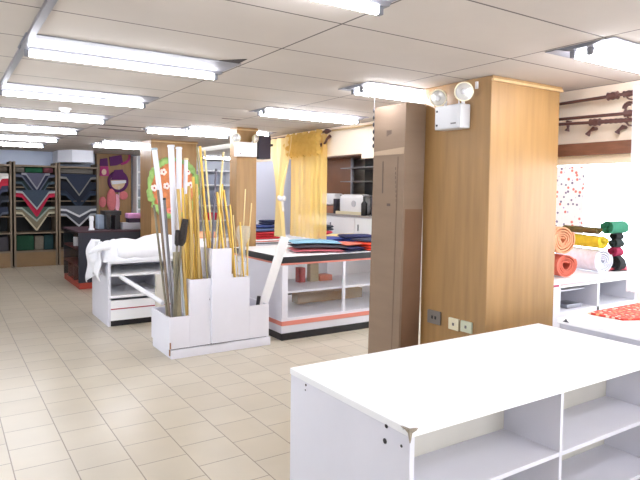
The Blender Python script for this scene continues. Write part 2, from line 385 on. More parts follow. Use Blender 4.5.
# ------------------------------------------------------------------ foreground shelf counter
t = thing('shelf_counter', (2.34, 1.95, 0), 'large white shelf counter with a chipped corner in the right foreground', 'counter')
obj('worktop', MB().box(1.398, 1.525, .722, 3.30, 2.385, .752, .002, 1), WHITE, t)
obj('side_panel', MB().box(1.40, 1.53, 0, 1.424, 2.38, .7215, .0015, 1), WHITE2, t)
obj('side_panel', MB().box(3.185, 1.53, 0, 3.21, 2.38, .7215, .0015, 1), WHITE2, t)
for y in (1.84, 2.05): obj('back_panel', MB().box(1.4245, y, .1, 3.1845, y+.012, .7215), BACKP, t)
obj('divider', MB().box(2.297, 1.531, .105, 2.316, 1.8395, .7215, .001, 1), WHITE2, t)
obj('divider', MB().box(2.297, 2.0625, .105, 2.316, 2.379, .7215, .001, 1), WHITE2, t)
for xa, xb in ((1.4245, 2.2965), (2.3165, 3.1845)):
    for ya, yb in ((1.532, 1.8395), (2.0625, 2.378)):
        obj('shelf', MB().box(xa, ya, .432, xb, yb, .452, .001, 1), WHITE2, t)
        obj('shelf', MB().box(xa, ya, .15, xb, yb, .17, .001, 1), WHITE2, t)
obj('plinth', MB().box(1.4245, 1.56, 0, 3.1845, 2.35, .0995), WHITE2, t)
for px, py, r in ((306, 385, .006), (305.5, 390, .004), (386.5, 426, .009), (385, 441, .011), (401.5, 446, .006), (403.5, 428.5, .005)):
    p = at(px, py, X=1.3995); obj('screw_hole', MB().tube([p, p-Vector((.0015, 0, 0))], r, 8), mat('screw_hole_dark', (52, 48, 52), .8), t)
ch = MB()
ch.prism([(1.3935, 1.5235, .7525), (1.43, 1.524, .7525), (1.418, 1.530, .7525), (1.402, 1.534, .7525), (1.396, 1.57, .7525)], (0, 0, .0012))
ch.prism([(1.392, 1.5235, .752), (1.392, 1.575, .752), (1.392, 1.55, .747), (1.392, 1.533, .74), (1.392, 1.5235, .705)], (.0025, 0, 0))
ch.prism([(1.392, 1.5225, .752), (1.432, 1.5225, .752), (1.424, 1.5225, .745), (1.405, 1.5225, .74), (1.397, 1.5225, .705)], (0, .002, 0))
obj('chipped_edge', ch, mat('chipped_board', (156, 144, 128), .9, noise=.3, nscale=60), t, label='chipped brown board edge at the corner')
# neighbour counter on the right
t = thing('display_table', (3.9, 1.5, 0), 'white low table beyond the shelf counter with red patterned cloth on it', 'table')
obj('tabletop', MB().box(3.325, -.4, .775, 4.5, 2.27, .805, .003, 1), WHITE, t)
obj('table_body', MB().box(3.345, -.38, .06, 4.48, 2.25, .7745, .003, 1), WHITE2, t)
obj('plinth', MB().box(3.38, -.35, 0, 4.44, 2.21, .0595), BLACK, t)
p = at(566, 326, X=3.3245)
m = MB(); m.prism([(3.3245, p.y-.02, .793), (3.3245, p.y+.02, .793), (3.3245, p.y+.008, .803), (3.3245, p.y, .8145), (3.3245, p.y-.008, .803)], (-.006, 0, 0))
obj('edge_clip', m, DARK, t, label='small dark clip on the white edge')
RCL = dots_mat('red_floral_cloth', (214, 74, 58), [(250, 220, 200), (240, 170, 120), (232, 120, 96)], 26, .32)
a = [at(590, 314.5, Z=.81), at(636, 324, Z=.81), at(645, 312, Z=.81), at(640, 304, Z=.81)]
m = MB()
m.prism([(3.62, 2.24, .8065), (3.63, 2.0, .8065), (3.85, 1.9, .8065), (4.42, 1.7, .8065), (4.46, 2.25, .8065)], (0, 0, .012))
tag(obj('table_cloth', m, RCL), 'red and orange floral cloth lying flat on the white low table', 'cloth')

# ------------------------------------------------------------------ tiered rod stand
t = thing('rod_stand', (2.32, 5.57, 0), 'white stepped wooden stand holding bundles of curtain rods and poles', 'display stand')
def tray(x0, y0, x1, y1, z0, z1, name, fl, wall=.016, m=WHITE2):
    b = MB(); b.box(x0, y0, z0, x1, y0+wall, z1); b.box(x0, y1-wall, z0, x1, y1, z1)
    b.box(x0, y0+wall, z0, x0+wall, y1-wall, z1); b.box(x1-wall, y0+wall, z0, x1, y1-wall, z1); b.box(x0+wall, y0+wall, fl, x1-wall, y1-wall, fl+.012)
    return obj(name, b, m, t)
obj('base', MB().box(1.80, 5.29, 0, 2.862, 5.87, .085, .004, 1), WHITE2, t)
obj('shadow_gap', MB().box(1.81, 5.32, .0855, 2.83, 5.85, .095), DARK, t)  # dark strip paints the shadow line between base and trays
tray(1.785, 5.30, 1.984, 5.86, .0955, .40, 'low_tray', .12)
tray(1.985, 5.30, 2.199, 5.56, .0955, .745, 'middle_tray', .3)
tray(2.20, 5.268, 2.405, 5.56, .105, 1.035, 'tower', .5)
tray(2.406, 5.30, 2.62, 5.56, .0955, .735, 'middle_tray', .3)
tray(2.621, 5.30, 2.845, 5.86, .0955, .43, 'low_tray', .12)
m = MB(); m.box(1.79, 5.313, .03, 1.799, 5.33, .14); m.box(1.786, 5.2955, .10, 1.80, 5.2995, .16)
obj('worn_edge', m, mat('worn_brown_wood', (150, 110, 84), .8), t)
# rods: bottom and top seen in the photo, standing in the trays
def rod(pb, pt, Yb, Yt, r, m, name, label, cat='curtain rod', group=None, zb=None, n=10, cap=None):
    b = at(pb[0], pb[1], Y=Yb); tp = at(pt[0], pt[1], Y=Yt)
    if zb is not None:
        d = (tp-b); k = (zb-b.z)/d.z; b = b+d*k
    o = MB().tube([b, tp], r, n)
    if cap:
        th = thing(name, b, label, cat, group); obj('shaft', o, m, th, smooth=40)
        d = (tp-b).normalized(); obj('end_cap', MB().tube([tp+d*.0005, tp+d*.02], [r*1.25, r*1.1], n), cap, th, smooth=40); return th
    return tag(obj(name, o, m, loc=b, smooth=40), label, cat, group)
G = 'gold rods in the left middle tray'
gl = [((184.5, 280), (178, 189)), ((187, 280), (182.5, 188)), ((189.5, 280), (186, 194)), ((192, 280), (189, 186)), ((194.5, 280), (190.5, 200)), ((197, 280), (194, 196)), ((199.5, 280), (196.5, 184)), ((186, 276), (188.5, 205)), ((201, 276), (193, 177))]
for i, (b, tp) in enumerate(gl):
    rod(b, tp, 5.36+.05*(i % 3), 5.40+.05*(i % 3), (.0155, .013, .0145)[i % 3], GOLD if i % 3 else mat('dull_gold_rod', (190, 158, 92), .4, metal=.4), 'curtain_rod', 'shiny gold rod in the left middle tray, %s' % (['leftmost', 'second from left', 'third from left', 'the central one', 'fifth from left', 'sixth from left', 'seventh from left', 'shorter one behind the second', 'rightmost, crossing to the left'][i]), group=G, zb=.33)
tw = [((205, 248), (197, 147), mat('olive_gold_rod', (150, 140, 100), .5), 'tall dull olive rod leaning left out of the tower'), ((208, 248), (200, 146), GOLD, 'tall gold rod beside the olive one in the tower'), ((210.5, 248), (203, 190), GOLD, 'bright gold rod at the left of the tower, ending halfway up'), ((213, 248), (204.5, 150), GOLDP, 'tall pale gold rod just right of the short bright one'), ((215, 248), (223.5, 152), GOLDP, 'tall pale rod leaning right out of the tower'),
      ((219, 248), (222, 184), GOLD, 'gold rod in the middle of the tower'), ((223, 248), (217, 192), GOLD, 'gold rod in the tower crossing to the left'), ((226, 248), (221, 200), mat('dull_gold_rod', (1, 1, 1)), 'dull gold short rod at the right of the tower'), 
      ((231, 248), (223.5, 190), GOLD, 'gold rod leaning left from the right edge of the tower')]
for i, (b, tp, m, l) in enumerate(tw):
    rod(b, tp, 5.36+.05*(i % 3), 5.42+.05*(i % 3), .013 if m is GOLD else .0095, m, 'curtain_rod', l, group='rods in the tower of the stand', zb=.53)
rod((212, 248), (216, 171), 5.33, 5.36, .011, mat('black_and_grey_pole', (92, 88, 100), .4), 'curtain_rod', 'dark grey rod with black tip standing in the tower', zb=.53, cap=BLACK)
rm = [((235, 275), (230, 205), GOLD, 'bright gold rod in the right middle tray, leftmost'), ((238, 275), (233, 215), GOLDP, 'pale gold rod, second from left in the right middle tray'), ((241, 275), (245.5, 189), GOLDP, 'pale thin rod leaning right, tallest of the right middle tray'), ((243.5, 275), (240, 222), GOLD, 'short gold rod in the centre of the right middle tray'), ((246, 275), (251.5, 203), GOLDP, 'pale thin rod leaning right, rightmost of the right middle tray'), ((247.5, 277), (247, 230), GOLD, 'shortest gold rod at the right of the right middle tray')]
for i, (b, tp, m, l) in enumerate(rm):
    rod(b, tp, 5.36+.05*(i % 3), 5.40+.05*(i % 3), .0095 if m is GOLD else .006, m, 'curtain_rod', l, group='rods in the right middle tray', zb=.33)
# white tubes behind
WT = mat('white_plastic_tube', (218, 218, 226), .35)
rod((174, 305), (154.5, 150), 5.72, 5.8, .026, WT, 'white_tube', 'thick white tube leaning left, leftmost of the white tubes', 'tube', 'white tubes in the left low tray', zb=.14, cap=mat('blue_grey_cap', (150, 165, 170), .5))
rod((178, 305), (171, 147), 5.6, 5.62, .03, WT, 'white_tube', 'thick white tube with a blue-grey label near its top, middle of three', 'tube', 'white tubes in the left low tray', zb=.14, cap=WT)
rod((178.5, 300), (179, 149), 5.77, 5.8, .028, WT, 'white_tube', 'white tube standing upright right beside the labelled tube', 'tube', 'white tubes in the left low tray', zb=.14, cap=WT)
rod((182.5, 300), (186, 160), 5.79, 5.8, .02, WT, 'white_tube', 'thinner white tube leaning right, rightmost of the white tubes', 'tube', 'white tubes in the left low tray', zb=.14, cap=GOLDP)
# poles and brooms in the left low tray
rod((166, 305), (154, 205), 5.42, 5.5, .011, OLIVE, 'wooden_pole', 'thin olive pole leaning left, leftmost in the low tray', 'pole', zb=.14)
rod((168.5, 305), (158, 190), 5.4, 5.5, .012, mat('brown_grey_pole', (122, 104, 88), .6), 'wooden_pole', 'brownish pole beside the leftmost olive pole in the low tray', 'pole', zb=.14)
rod((172, 305), (164.5, 200), 5.38, 5.45, .013, GREY, 'wooden_pole', 'dark grey pole rising in front of the wreath', 'pole', zb=.14, cap=BLACK)
def broom(pb, pm, pt, wd, label):
    b = at(pb[0], pb[1], Y=5.345); q = at(pm[0], pm[1], Y=5.345); e = at(pt[0], pt[1], Y=5.345); b = b+(q-b)*((.14-b.z)/(q.z-b.z))
    t = thing('upturned_brush', b, label, 'brush')
    obj('handle', MB().tube([b, q], .011, 8), OLIVE, t, smooth=40)
    d = (e-q).normalized()
    obj('bristles', MB().tube([q+d*.001, q+(e-q)*.15, q+(e-q)*.6, e], [wd*.5, wd, wd, wd*.8], 10), mat('dark_bristles', (52, 46, 44), .9, noise=.4, nscale=60), t, smooth=40)
broom((174.5, 305), (177, 246), (177.5, 230), .024, 'small dark brush head standing up between poles in the low tray')
broom((176.5, 305), (181, 246), (185.5, 219), .036, 'large black brush head leaning right in the low tray')
m = MB(); b = at(174, 300, Y=5.42); q = at(178, 247, Y=5.42)
m.tube([Vector((b.x, b.y, .15)), b+(q-b)*.2, b+(q-b)*.55, b+(q-b)*.8, q], [.03, .04, .05, .035, .02], 12)
CLEAR = clear_mat('clear_wrap', (225, 225, 215), .35, .3, True)
# wrapped bundle and plank
rod((178, 305), (176, 252), 5.37, 5.39, .032, mat('olive_wrapped_bundle', (150, 140, 112), .45, noise=.35, nscale=25), 'wrapped_bundle', 'olive bundle wrapped in crinkled plastic in front of the brushes', 'bundle', zb=.14)
rod((183.5, 303), (180, 262), 5.36, 5.38, .012, mat('clear_bottle', (196, 204, 210), .3), 'wrapped_bundle', 'short translucent bundle at the right of the low tray', 'bundle', zb=.14)
a = at(263, 305, Y=5.42); b = at(285, 237, Y=5.26); a = a+(b-a)*((.14-a.z)/(b.z-a.z)); d = (b-a).normalized()
tag(obj('leaning_plank', MB().beam(a, b, .10, .018, up=Vector((0, 1, 0))), WHITE), 'flat white board leaning right out of the right low tray', 'board')
rod((258, 303), (259, 296), 5.4, 5.4, .02, DARK, 'short_rod', 'short dark piece sticking just above the right low tray', 'rod', zb=.14)
# loose plastic wrap round the right bundle
m = MB(); p0 = at(241, 262, Y=5.42); p1 = at(244, 226, Y=5.45)
n = 7; m.tube([p0+(p1-p0)*k/n for k in range(n+1)], [.03+.03*math.sin(k*1.3+1)*.4+.006*k for k in range(n+1)], 14, caps=False)
tag(obj('plastic_wrap', m, CLEAR, smooth=True), 'clear crinkled plastic wrapped around the right bundle of rods', 'plastic wrap')

# ------------------------------------------------------------------ white shelf unit on the left
t = thing('shelf_unit', (2.3, 7.37, 0), 'white shelf unit with a thin red line, under a heap of white cloth', 'shelf unit')
X0, X1, Y0, Y1 = 1.61, 2.98, 6.95, 7.8
obj('top', MB().box(X0, Y0, .735, X1, Y1, .757, .002, 1), WHITE, t)
obj('side_panel', MB().box(X0+.001, Y0, 0, X0+.03, Y1, .7345), WHITE2, t); obj('side_panel', MB().box(X1-.03, Y0, 0, X1-.001, Y1, .7345), WHITE2, t)
obj('back_panel', MB().box(X0+.0305, Y1-.03, .1, X1-.0305, Y1-.015, .7345), WALLP, t)
obj('shelf', MB().box(X0+.0305, Y0, .585, X1-.0305, Y1-.031, .61), WHITE, t)
obj('shelf', MB().box(X0+.0305, Y0, .33, X1-.0305, Y1-.031, .36), WHITE, t)
obj('divider', MB().box(2.28, Y0+.01, .3605, 2.30, Y1-.04, .5845), WHITE2, t)
obj('front_panel', MB().box(X0+.0305, Y0, .065, X1-.0305, Y0+.02, .3), WHITE, t)
obj('red_line', MB().box(X0+.0305, Y0-.003, .195, X1-.0305, Y0-.0005, .207), mat('crimson_line', (170, 30, 60), .5), t)
obj('plinth', MB().box(X0+.0305, Y0+.005, 0, X1-.0305, Y1-.05, .0645), BLACK, t)
# cloth heap
WCL = mat('white_cloth', (240, 240, 244), .85, bump=.5, nscale=18)
def heap(fn, nu, nv, m, name, label, cat, sub=1):
    o = obj(name, MB().grid(fn, nu, nv), m, smooth=True, sub=sub); return tag(o, label, cat)
def hf(u, v):
    x = 1.56+u*1.35; y = 6.93+v*.8
    e = min(u*9, (1-u)*9, v*5, (1-v)*5, 1); e = max(0, e)**.5
    z = .762+e*(.225+.035*math.sin(u*9+v*4)+.02*math.sin(u*23+v*3)+.025*math.sin(v*11+u*5))
    return (x, y, z)
heap(hf, 44, 22, WCL, 'cloth_heap', 'heap of folded white cloth on the white shelf unit', 'cloth')
def rollcl(c0, c1, r, m, name, label, cat, sub=0, wob=.1):
    c0, c1 = Vector(c0), Vector(c1); k = 12
    return tag(obj(name, MB().tube([c0+(c1-c0)*i/k for i in range(k+1)], [r*(1+wob*math.sin(i*2.3)) * (.75 if i in (0, k) else 1) for i in range(k+1)], 16), m, smooth=60), label, cat)
rollcl((1.72, 7.0, .865), (2.85, 7.03, .86), .095, WCL, 'cloth_roll', 'long soft white cloth roll along the front of the heap', 'cloth roll')
def drape(u, v):
    # hanging over the left side, bunched
    y = 6.98+u*.62; z = .985-v*(.50-.12*math.sin(u*3.1+.4)); x = 1.60-.09*math.sin(min(v*2.2, 1.57))-.03*math.sin(u*15)-.02*math.sin(v*9+u*6)+.05*v
    return (x-.02, y, z)
tag(obj('draped_cloth', MB().grid(drape, 26, 18), WCL, smooth=True, solid=.008), 'white sheer cloth hanging down the left side of the white shelf unit', 'cloth')
m = MB(); m.tube([(1.66, 6.96, .93), (1.56, 6.97, .95), (1.46, 6.98, .90), (1.40, 7.0, .86)], [.05, .05, .035, .01], 10)
tag(obj('cloth_end', m, WCL, smooth=True, sub=1), 'twisted pointed end of white cloth sticking out left of the heap', 'cloth')
rod((121, 277), (163, 303), 6.85, 5.95, .024, WCL, 'white_tube', 'thin white roll lying slanted from the shelf unit down to the rod stand', 'tube', n=12)
m = MB(); q = at(158, 284, Y=6.6); m.box(q.x-.03, 6.56, 0, q.x+.06, 6.62, .63, .006)
tag(obj('board_offcut', m, mat('cream_board', (222, 216, 204), .7)), 'narrow cream board standing on end behind the leftmost poles', 'board')

# ------------------------------------------------------------------ glazed display case
t = thing('display_case', (3.95, 6.0, 0), 'white glazed display case with black and salmon bands, folded fabrics on top', 'display case')
cx0, cx1, cy0, cy1 = 3.04, 4.9, 5.37, 6.62
obj('worktop', MB().box(cx0, cy0, .885, cx1, cy1, .905, .004, 1), WHITE, t)
def ring(z0, z1, off, th=.012, rear=True):
    b = MB(); x0, x1, y0, y1 = cx0-off, cx1+off, cy0-off, cy1+off
    b.box(x0, y0, z0, x1, y0+th, z1, .003, 1); b.box(x0, y0+th+.0005, z0, x0+th, y1, z1, .003, 1); b.box(x1-th, y0+th+.0005, z0, x1, y1, z1, .003, 1)
    return b
obj('black_edging', ring(.836, .9045, .0125), BLACK, t); obj('salmon_edging', ring(.815, .8355, .008), SALMON, t)
obj('black_plinth', ring(0, .075, .004, .03), BLACK, t)
obj('salmon_band', ring(.158, .206, .003, .01), SALMON, t)
b = MB(); b.box(cx0, cy0+.008, .076, cx1, cy0+.03, .235); b.box(cx0, cy0+.0305, .076, cx0+.02, cy1, .8555); b.box(cx1-.02, cy0+.0305, .076, cx1, cy1, .8555)
b.box(cx0, cy0+.001, .2355, cx0+.075, cy0+.03, .8555, .004, 1); b.box(cx0+.076, cy0+.008, .835, cx1, cy0+.03, .8555); b.box(cx0+.021, cy0+.031, .215, cx1-.021, cy1-.01, .235)
obj('cabinet_body', b, WHITE2, t)
for x in (3.845, 4.5): obj('post', MB().box(x, cy0+.003, .236, x+.03, cy0+.03, .834), WHITE2, t)
obj('glass_pane', MB().box(3.117, cy0+.012, .237, 3.843, cy0+.016, .833), GLASS, t); obj('glass_pane', MB().box(3.877, cy0+.012, .237, 4.498, cy0+.016, .833), GLASS, t)
obj('shelf', MB().box(cx0+.021, cy0+.035, .50, cx1-.021, cy1-.45, .522), WHITE2, t)
obj('rear_post', MB().box(3.42, cy1-.04, .236, 3.45, cy1-.012, .855), DARK, t)
obj('rear_post', MB().box(4.15, cy1-.04, .236, 4.2, cy1-.012, .855), WHITE2, t)
def simple(name, label, cat, m, x0, y0, z0, x1, y1, z1, bv=.004, g=None):
    return tag(obj(name, MB().box(x0, y0, z0, x1, y1, z1, bv), m, smooth=40), label, cat, g)
simple('cardboard_tube_box', 'long brown carton lying on the lower floor of the display case', 'box', mat('brown_carton', (168, 128, 84), .8), 3.62, 6.0, .2355, 4.6, 6.15, .36)
simple('red_packet', 'small red packet seen through the case glass, upper shelf left', 'packet', cloth((190, 48, 52)), 3.55, 5.85, .5225, 3.63, 5.95, .7)
simple('beige_packet', 'beige upright packet on the upper case shelf', 'packet', cloth((188, 168, 130)), 3.70, 5.85, .5225, 3.82, 5.93, .74)
simple('orange_packet', 'flat orange packet lying on the upper case shelf', 'packet', cloth((226, 120, 84)), 3.84, 5.85, .5225, 4.02, 6.0, .59)

# folded cloths on the case
def folded(x, y, z, w, d, h, rot, rgb, label, group, layers=2, sag=.0):
    "a folded cloth: rounded layers joined by a fold at the front"
    t = MB(); ca, sa = math.cos(rot), math.sin(rot)
    nu, nv = 14, 10; lh = h/layers
    for L in range(layers):
        top = []; bot = []
        for i in range(nu+1):
            rt, rb = [], []
            for j in range(nv+1):
                u, v = i/nu*2-1, j/nv*2-1
                ex = 1-abs(u)**6; ey = 1-abs(v)**6; e = max(ex*ey, 0)**.5
                sh = 1-.02*L*random.random()
                lx, ly = u*w/2*sh, v*d/2*sh
                bend = sag*(math.sin((u+1)*2.2+L*.3)+.5*math.sin(v*3+1))
                zc = z+lh*(L+.5)+bend+sag*1.5
                hz = lh*.49*e
                px, py = x+lx*ca-ly*sa, y+lx*sa+ly*ca
                rt.append(t.bm.verts.new((px, py, zc+hz))); rb.append(t.bm.verts.new((px, py, zc-hz)))
            top.append(rt); bot.append(rb)
        for i in range(nu):
            for j in range(nv):
                t.bm.faces.new((top[i][j], top[i+1][j], top[i+1][j+1], top[i][j+1])); t.bm.faces.new((bot[i][j], bot[i][j+1], bot[i+1][j+1], bot[i+1][j]))
        bmesh.ops.remove_doubles(t.bm, verts=t.bm.verts, dist=.0004)
    return tag(obj('folded_fabric', t, cloth(rgb), smooth=60), label, 'folded fabric', group)
FG = 'folded fabrics on the display case'
Z0 = .9055
folded(3.70, 5.74, Z0, .62, .44, .030, -.28, (222, 120, 130), 'pink folded fabric at the bottom of the left pile on the display case', FG, 1, .006)
folded(3.72, 5.74, Z0+.040, .64, .44, .030, -.3, (54, 50, 60), 'charcoal folded fabric between pink and light blue on the display case', FG, 1, .006)
folded(3.74, 5.84, Z0+.080, .60, .44, .030, -.3, (136, 184, 208), 'light blue folded fabric topmost of the left pile on the case', FG, 1, .006)
folded(4.08, 5.62, Z0, .34, .34, .045, .3, (34, 30, 84), 'dark navy folded fabric at the case front right of the pink one', FG, 2, .004)
folded(4.10, 5.66, Z0+.056, .3, .3, .035, .3, (214, 112, 90), 'coral folded fabric over the navy one at the front of the case', FG, 1, .004)
folded(4.42, 6.3, Z0, .6, .36, .06, .1, (92, 40, 110), 'purple folded fabric under the blue one at the case centre', FG, 2)
folded(4.36, 6.22, Z0+.062, .62, .40, .05, -.35, (66, 80, 164), 'bright blue folded fabric in the middle of the case', FG, 2)
folded(4.54, 6.06, Z0+.113, .46, .34, .04, -.3, (28, 32, 84), 'navy folded fabric lying on the bright blue one', FG, 1)
folded(4.42, 5.62, Z0, .36, .36, .095, .1, (234, 72, 44), 'orange-red folded fabric near the carton on the display case', FG, 3)
folded(4.46, 5.68, Z0+.097, .38, .36, .03, .0, (50, 52, 80), 'slate folded fabric lying on top of the orange-red stack', FG, 1)
folded(4.73, 5.70, Z0, .2, .34, .10, .1, (48, 72, 130), 'steel blue folded fabric at the right end by the carton', FG, 3)
folded(4.62, 6.44, Z0+.0, .5, .26, .13, .0, (234, 208, 150), 'cream folded fabric at the back right of the case', FG, 3)

# ------------------------------------------------------------------ back table with fabrics
t = thing('display_table', (4.3, 8.1, 0), 'white table with pink edge behind the display case, red and navy fabrics on it', 'table')
obj('tabletop', MB().box(3.72, 7.55, .86, 5.35, 8.35, .89, .003, 1), WHITE, t)
obj('pink_edge', MB().box(3.72, 7.545, .862, 5.35, 7.5495, .878), SALMON, t)
obj('dark_line', MB().box(3.78, 7.54, .835, 5.3, 7.5495, .848), DARK, t)
obj('table_body', MB().box(3.74, 7.55, .08, 5.33, 8.33, .8595), WHITE2, t)
obj('plinth', MB().box(3.78, 7.6, 0, 5.28, 8.28, .0795), BLACK, t)
BG = 'folded fabrics on the back table'
folded(4.05, 7.8, .8905, .52, .36, .11, 0, (214, 56, 66), 'red folded fabric at the bottom of the pile on the back table', BG, 3)
folded(4.02, 7.8, 1.0015, .44, .34, .05, .1, (92, 110, 150), 'slate blue folded fabric over the red one on the back table', BG, 1)
folded(4.07, 7.8, 1.052, .4, .3, .05, -.05, (44, 60, 112), 'navy folded fabric, second from top on the back table', BG, 1)
folded(4.16, 7.8, 1.1025, .24, .22, .07, .1, (34, 42, 74), 'small dark navy fabric topmost on the back table', BG, 2)
folded(3.79, 7.66, .8905, .1, .14, .13, 0, (232, 204, 60), 'yellow folded cloth at the left end of the back table', BG, 2)
folded(3.80, 7.85, .8905, .14, .16, .2, 0, (226, 60, 120), 'magenta cloth behind the yellow one on the back table', BG, 3)
folded(5.12, 7.75, .8905, .24, .3, .1, 0, (220, 66, 86), 'crimson folded cloth at the right end of the back table', BG, 2)
folded(5.13, 7.75, .991, .26, .3, .09, 0, (70, 76, 84), 'charcoal folded cloth on the crimson one at the back table end', BG, 2)
def tt(x, y): return (x, y)
t = thing('fabric_table', (5.05, 6.95, 0), 'low white table behind the display case, with teal fabric', 'table')
obj('tabletop', MB().box(4.95, 6.66, .86, 5.42, 7.4, .885), WHITE, t); obj('table_body', MB().box(4.97, 6.68, 0, 5.40, 7.38, .8595), WHITE2, t)
folded(5.15, 7.0, .8855, .36, .5, .05, 0, (52, 118, 116), 'teal folded fabric on the small table behind the case', 'teal fabrics', 1)
folded(5.17, 7.0, .936, .34, .46, .03, .1, (150, 196, 186), 'pale green folded fabric on top of the teal one', 'teal fabrics', 1)

# ------------------------------------------------------------------ niche cabinet at the right wall
t = thing('wall_cabinet', (5.8, 7.7, 0), 'white cabinet run with a dark mirrored niche behind the display case', 'cabinet')
nx = 5.5
obj('base_cabinet', MB().box(nx+.01, 6.75, 0, 6.19, 9.3, 1.215), WHITE2, t)
obj('counter', MB().box(nx-.02, 6.74, 1.2155, 6.19, 9.31, 1.245, .003, 1), mat('grey_counter', (160, 152, 150), .5), t)
for ya, yb in ((6.76, 7.38), (7.39, 8.15), (8.16, 9.28)):
    d = obj('door', MB().box(nx-.008, ya, .08, nx+.0095, yb, 1.2, .002, 1), WHITE, t)
    obj('handle', MB().box(nx-.02, yb-.1, 1.0, nx-.0085, yb-.08, 1.1), METAL, d)
obj('side_panel', MB().box(nx+.0, 6.75, 1.2455, 6.19, 6.80, 2.33), WHITE, t)
obj('top_board', MB().box(nx+.0, 6.801, 2.19, 6.19, 9.3, 2.23), WOODD, t)
obj('upper_panel', MB().box(nx-.01, 6.75, 2.2305, 6.19, 9.3, 2.335), WHITE, t)
obj('dark_panel', MB().box(nx+.35, 8.0, 1.2455, nx+.38, 9.3, 2.1895), mat('brown_panel', (128, 82, 48), .5, noise=.15, nscale=3), t)
obj('mirror_back', MB().box(6.15, 6.801, 1.2455, 6.17, 7.999, 2.1895), mat('grey_mirror', (150, 152, 156), .25, metal=.5), t)
obj('upright', MB().box(nx+.35, 7.96, 1.2455, nx+.38, 7.999, 2.1895), mat('grey_frame', (170, 172, 180), .5), t)
obj('upright', MB().box(nx+.35, 7.30, 1.2455, nx+.38, 7.33, 2.1895), mat('grey_frame', (0, 0, 0)), t)
for z in (1.55, 1.78, 2.0): obj('glass_shelf', MB().box(nx+.1, 6.81, z, 6.14, 7.955, z+.012), mat('grey_shelf', (132, 128, 128), .3), t)
def bottle(x, y, z, r, h, m, label, cat='bottle', name='bottle', g=None):
    o = MB().tube([(x, y, z), (x, y, z+.01), (x, y, z+h*.62), (x, y, z+h*.75), (x, y, z+h)], [r*.9, r, r, r*.4, r*.38], 14)
    return tag(obj(name, o, m, smooth=40), label, cat, g)
CT = 1.2455
# white moulded machine with a rounded cover
m = MB(); m.box(5.56, 7.28, CT, 5.78, 7.95, CT+.33, .08, 5)
t2 = thing('sewing_machine', (5.67, 7.6, CT), 'rounded white machine standing on the niche counter', 'machine'); obj('body', m, WHITE, t2, smooth=60)
obj('base', MB().box(5.53, 7.25, CT, 5.555, 7.98, CT+.05, .005), CREAM, t2); obj('dial', MB().tube([(5.558, 7.5, CT+.18), (5.54, 7.5, CT+.18)], .05, 18), mat('pale_grey_dial', (205, 205, 212), .5), t2, smooth=40)
m = MB(); m.box(5.6, 8.1, CT+.13, 5.8, 8.55, CT+.34, .05, 4); tag(obj('white_carton', m, WHITE, smooth=60), 'white rounded box sitting on the brown boxes in the niche', 'box')
simple('brown_box', 'small brown box under the white rounded box in the niche', 'box', mat('brown_box', (168, 116, 92), .7), 5.6, 8.12, CT, 5.8, 8.5, CT+.125)
simple('black_speaker_box', 'small black upright box left of the white machine', 'box', DARK, 5.56, 7.99, CT, 5.68, 8.09, CT+.25)
bottle(5.52, 7.18, CT, .05, .3, BLACK, 'black bottle right of the white machine in the niche')
bottle(5.60, 7.02, CT, .06, .42, DARK, 'tall dark vase at the right end of the niche counter', 'vase', 'vase')
simple('dark_fan', 'dark box on the upper right shelf of the niche', 'box', DARK, 5.7, 6.84, 2.0125, 5.9, 7.02, 2.17)
simple('dark_case', 'small dark case leaning at the right of the white machine', 'case', mat('slate', (80, 84, 96), .6), 5.54, 7.21, CT, 5.58, 7.26, CT+.18)

# ------------------------------------------------------------------ curtain display
def curtain_mat(name, rgb, op): return clear_mat(name, rgb, op, translucent=True)
CY_ = curtain_mat('yellow_sheer', (253, 220, 138), .66); CYP = curtain_mat('pale_yellow_sheer', (253, 238, 188), .85); CYG = curtain_mat('gold_ruffle', (226, 194, 112), .9)
XR = 4.03
t = thing('curtain_rail', (XR, 6.6, 2.38), 'brown curtain rail with knob end above the yellow curtains', 'curtain rail')
ra = at(284, 124, X=XR); rb = at(325, 130, X=XR); zr = 2.39
yA, yB = ra.y, rb.y
obj('rail', MB().tube([(XR, yA+.5, 2.36), (XR, yB, 2.36)], .014), BRONZE, t, smooth=40)
obj('finial', MB().tube([(XR, yB-.0005, 2.36), (XR, yB-.03, 2.36), (XR, yB-.06, 2.36), (XR, yB-.14, 2.36)], [.016, .035, .03, .004], 14), BRONZE, t, smooth=True)
obj('rail', MB().tube([(XR, yB-.16, 2.36), (XR, 4.9, 2.36)], .010), mat('tan_rail', (196, 164, 116), .5), t, smooth=40, label='thin tan rail')
p = at(328, 140, X=XR)
m = MB().tube([at(330, 136, X=XR), at(327, 139, X=XR), at(325, 143, X=XR), at(321, 145, X=XR)], [.022, .016, .014, .024], 10)
tag(obj('curtain_holdback', m, BRONZE, smooth=True), 'small dark holdback right of the yellow valance', 'holdback')
def hang(px0, px1, pz0, pz1, X, amp, freq, m, name, label, nu=70, nv=14, taper=None, seed=0, bottom=None):
    a = at(px0, 200, X=X).y; b = at(px1, 200, X=X).y
    def fn(u, v):
        y = a+(b-a)*u; z = pz0+(pz1-pz0)*v
        if taper:
            c, k = taper(v); mid = a+(b-a)*c; y = mid+(y-mid)*k
        if bottom and v > .99: z = bottom(u)
        x = X+amp*math.sin(u*freq+seed+.6*math.sin(v*3+u*7))+amp*.4*math.sin(u*freq*2.3+seed)
        return (x, y, z)
    return tag(obj(name, MB().grid(fn, nu, nv), m, smooth=True), label, 'curtain')
def bot(u): return .95+.10*(2*u-1)**2
hang(290, 326, 2.33, 1.0, XR, .022, 46, CY_, 'sheer_curtain', 'yellow sheer curtain panel hanging under the gold valance', nu=90)
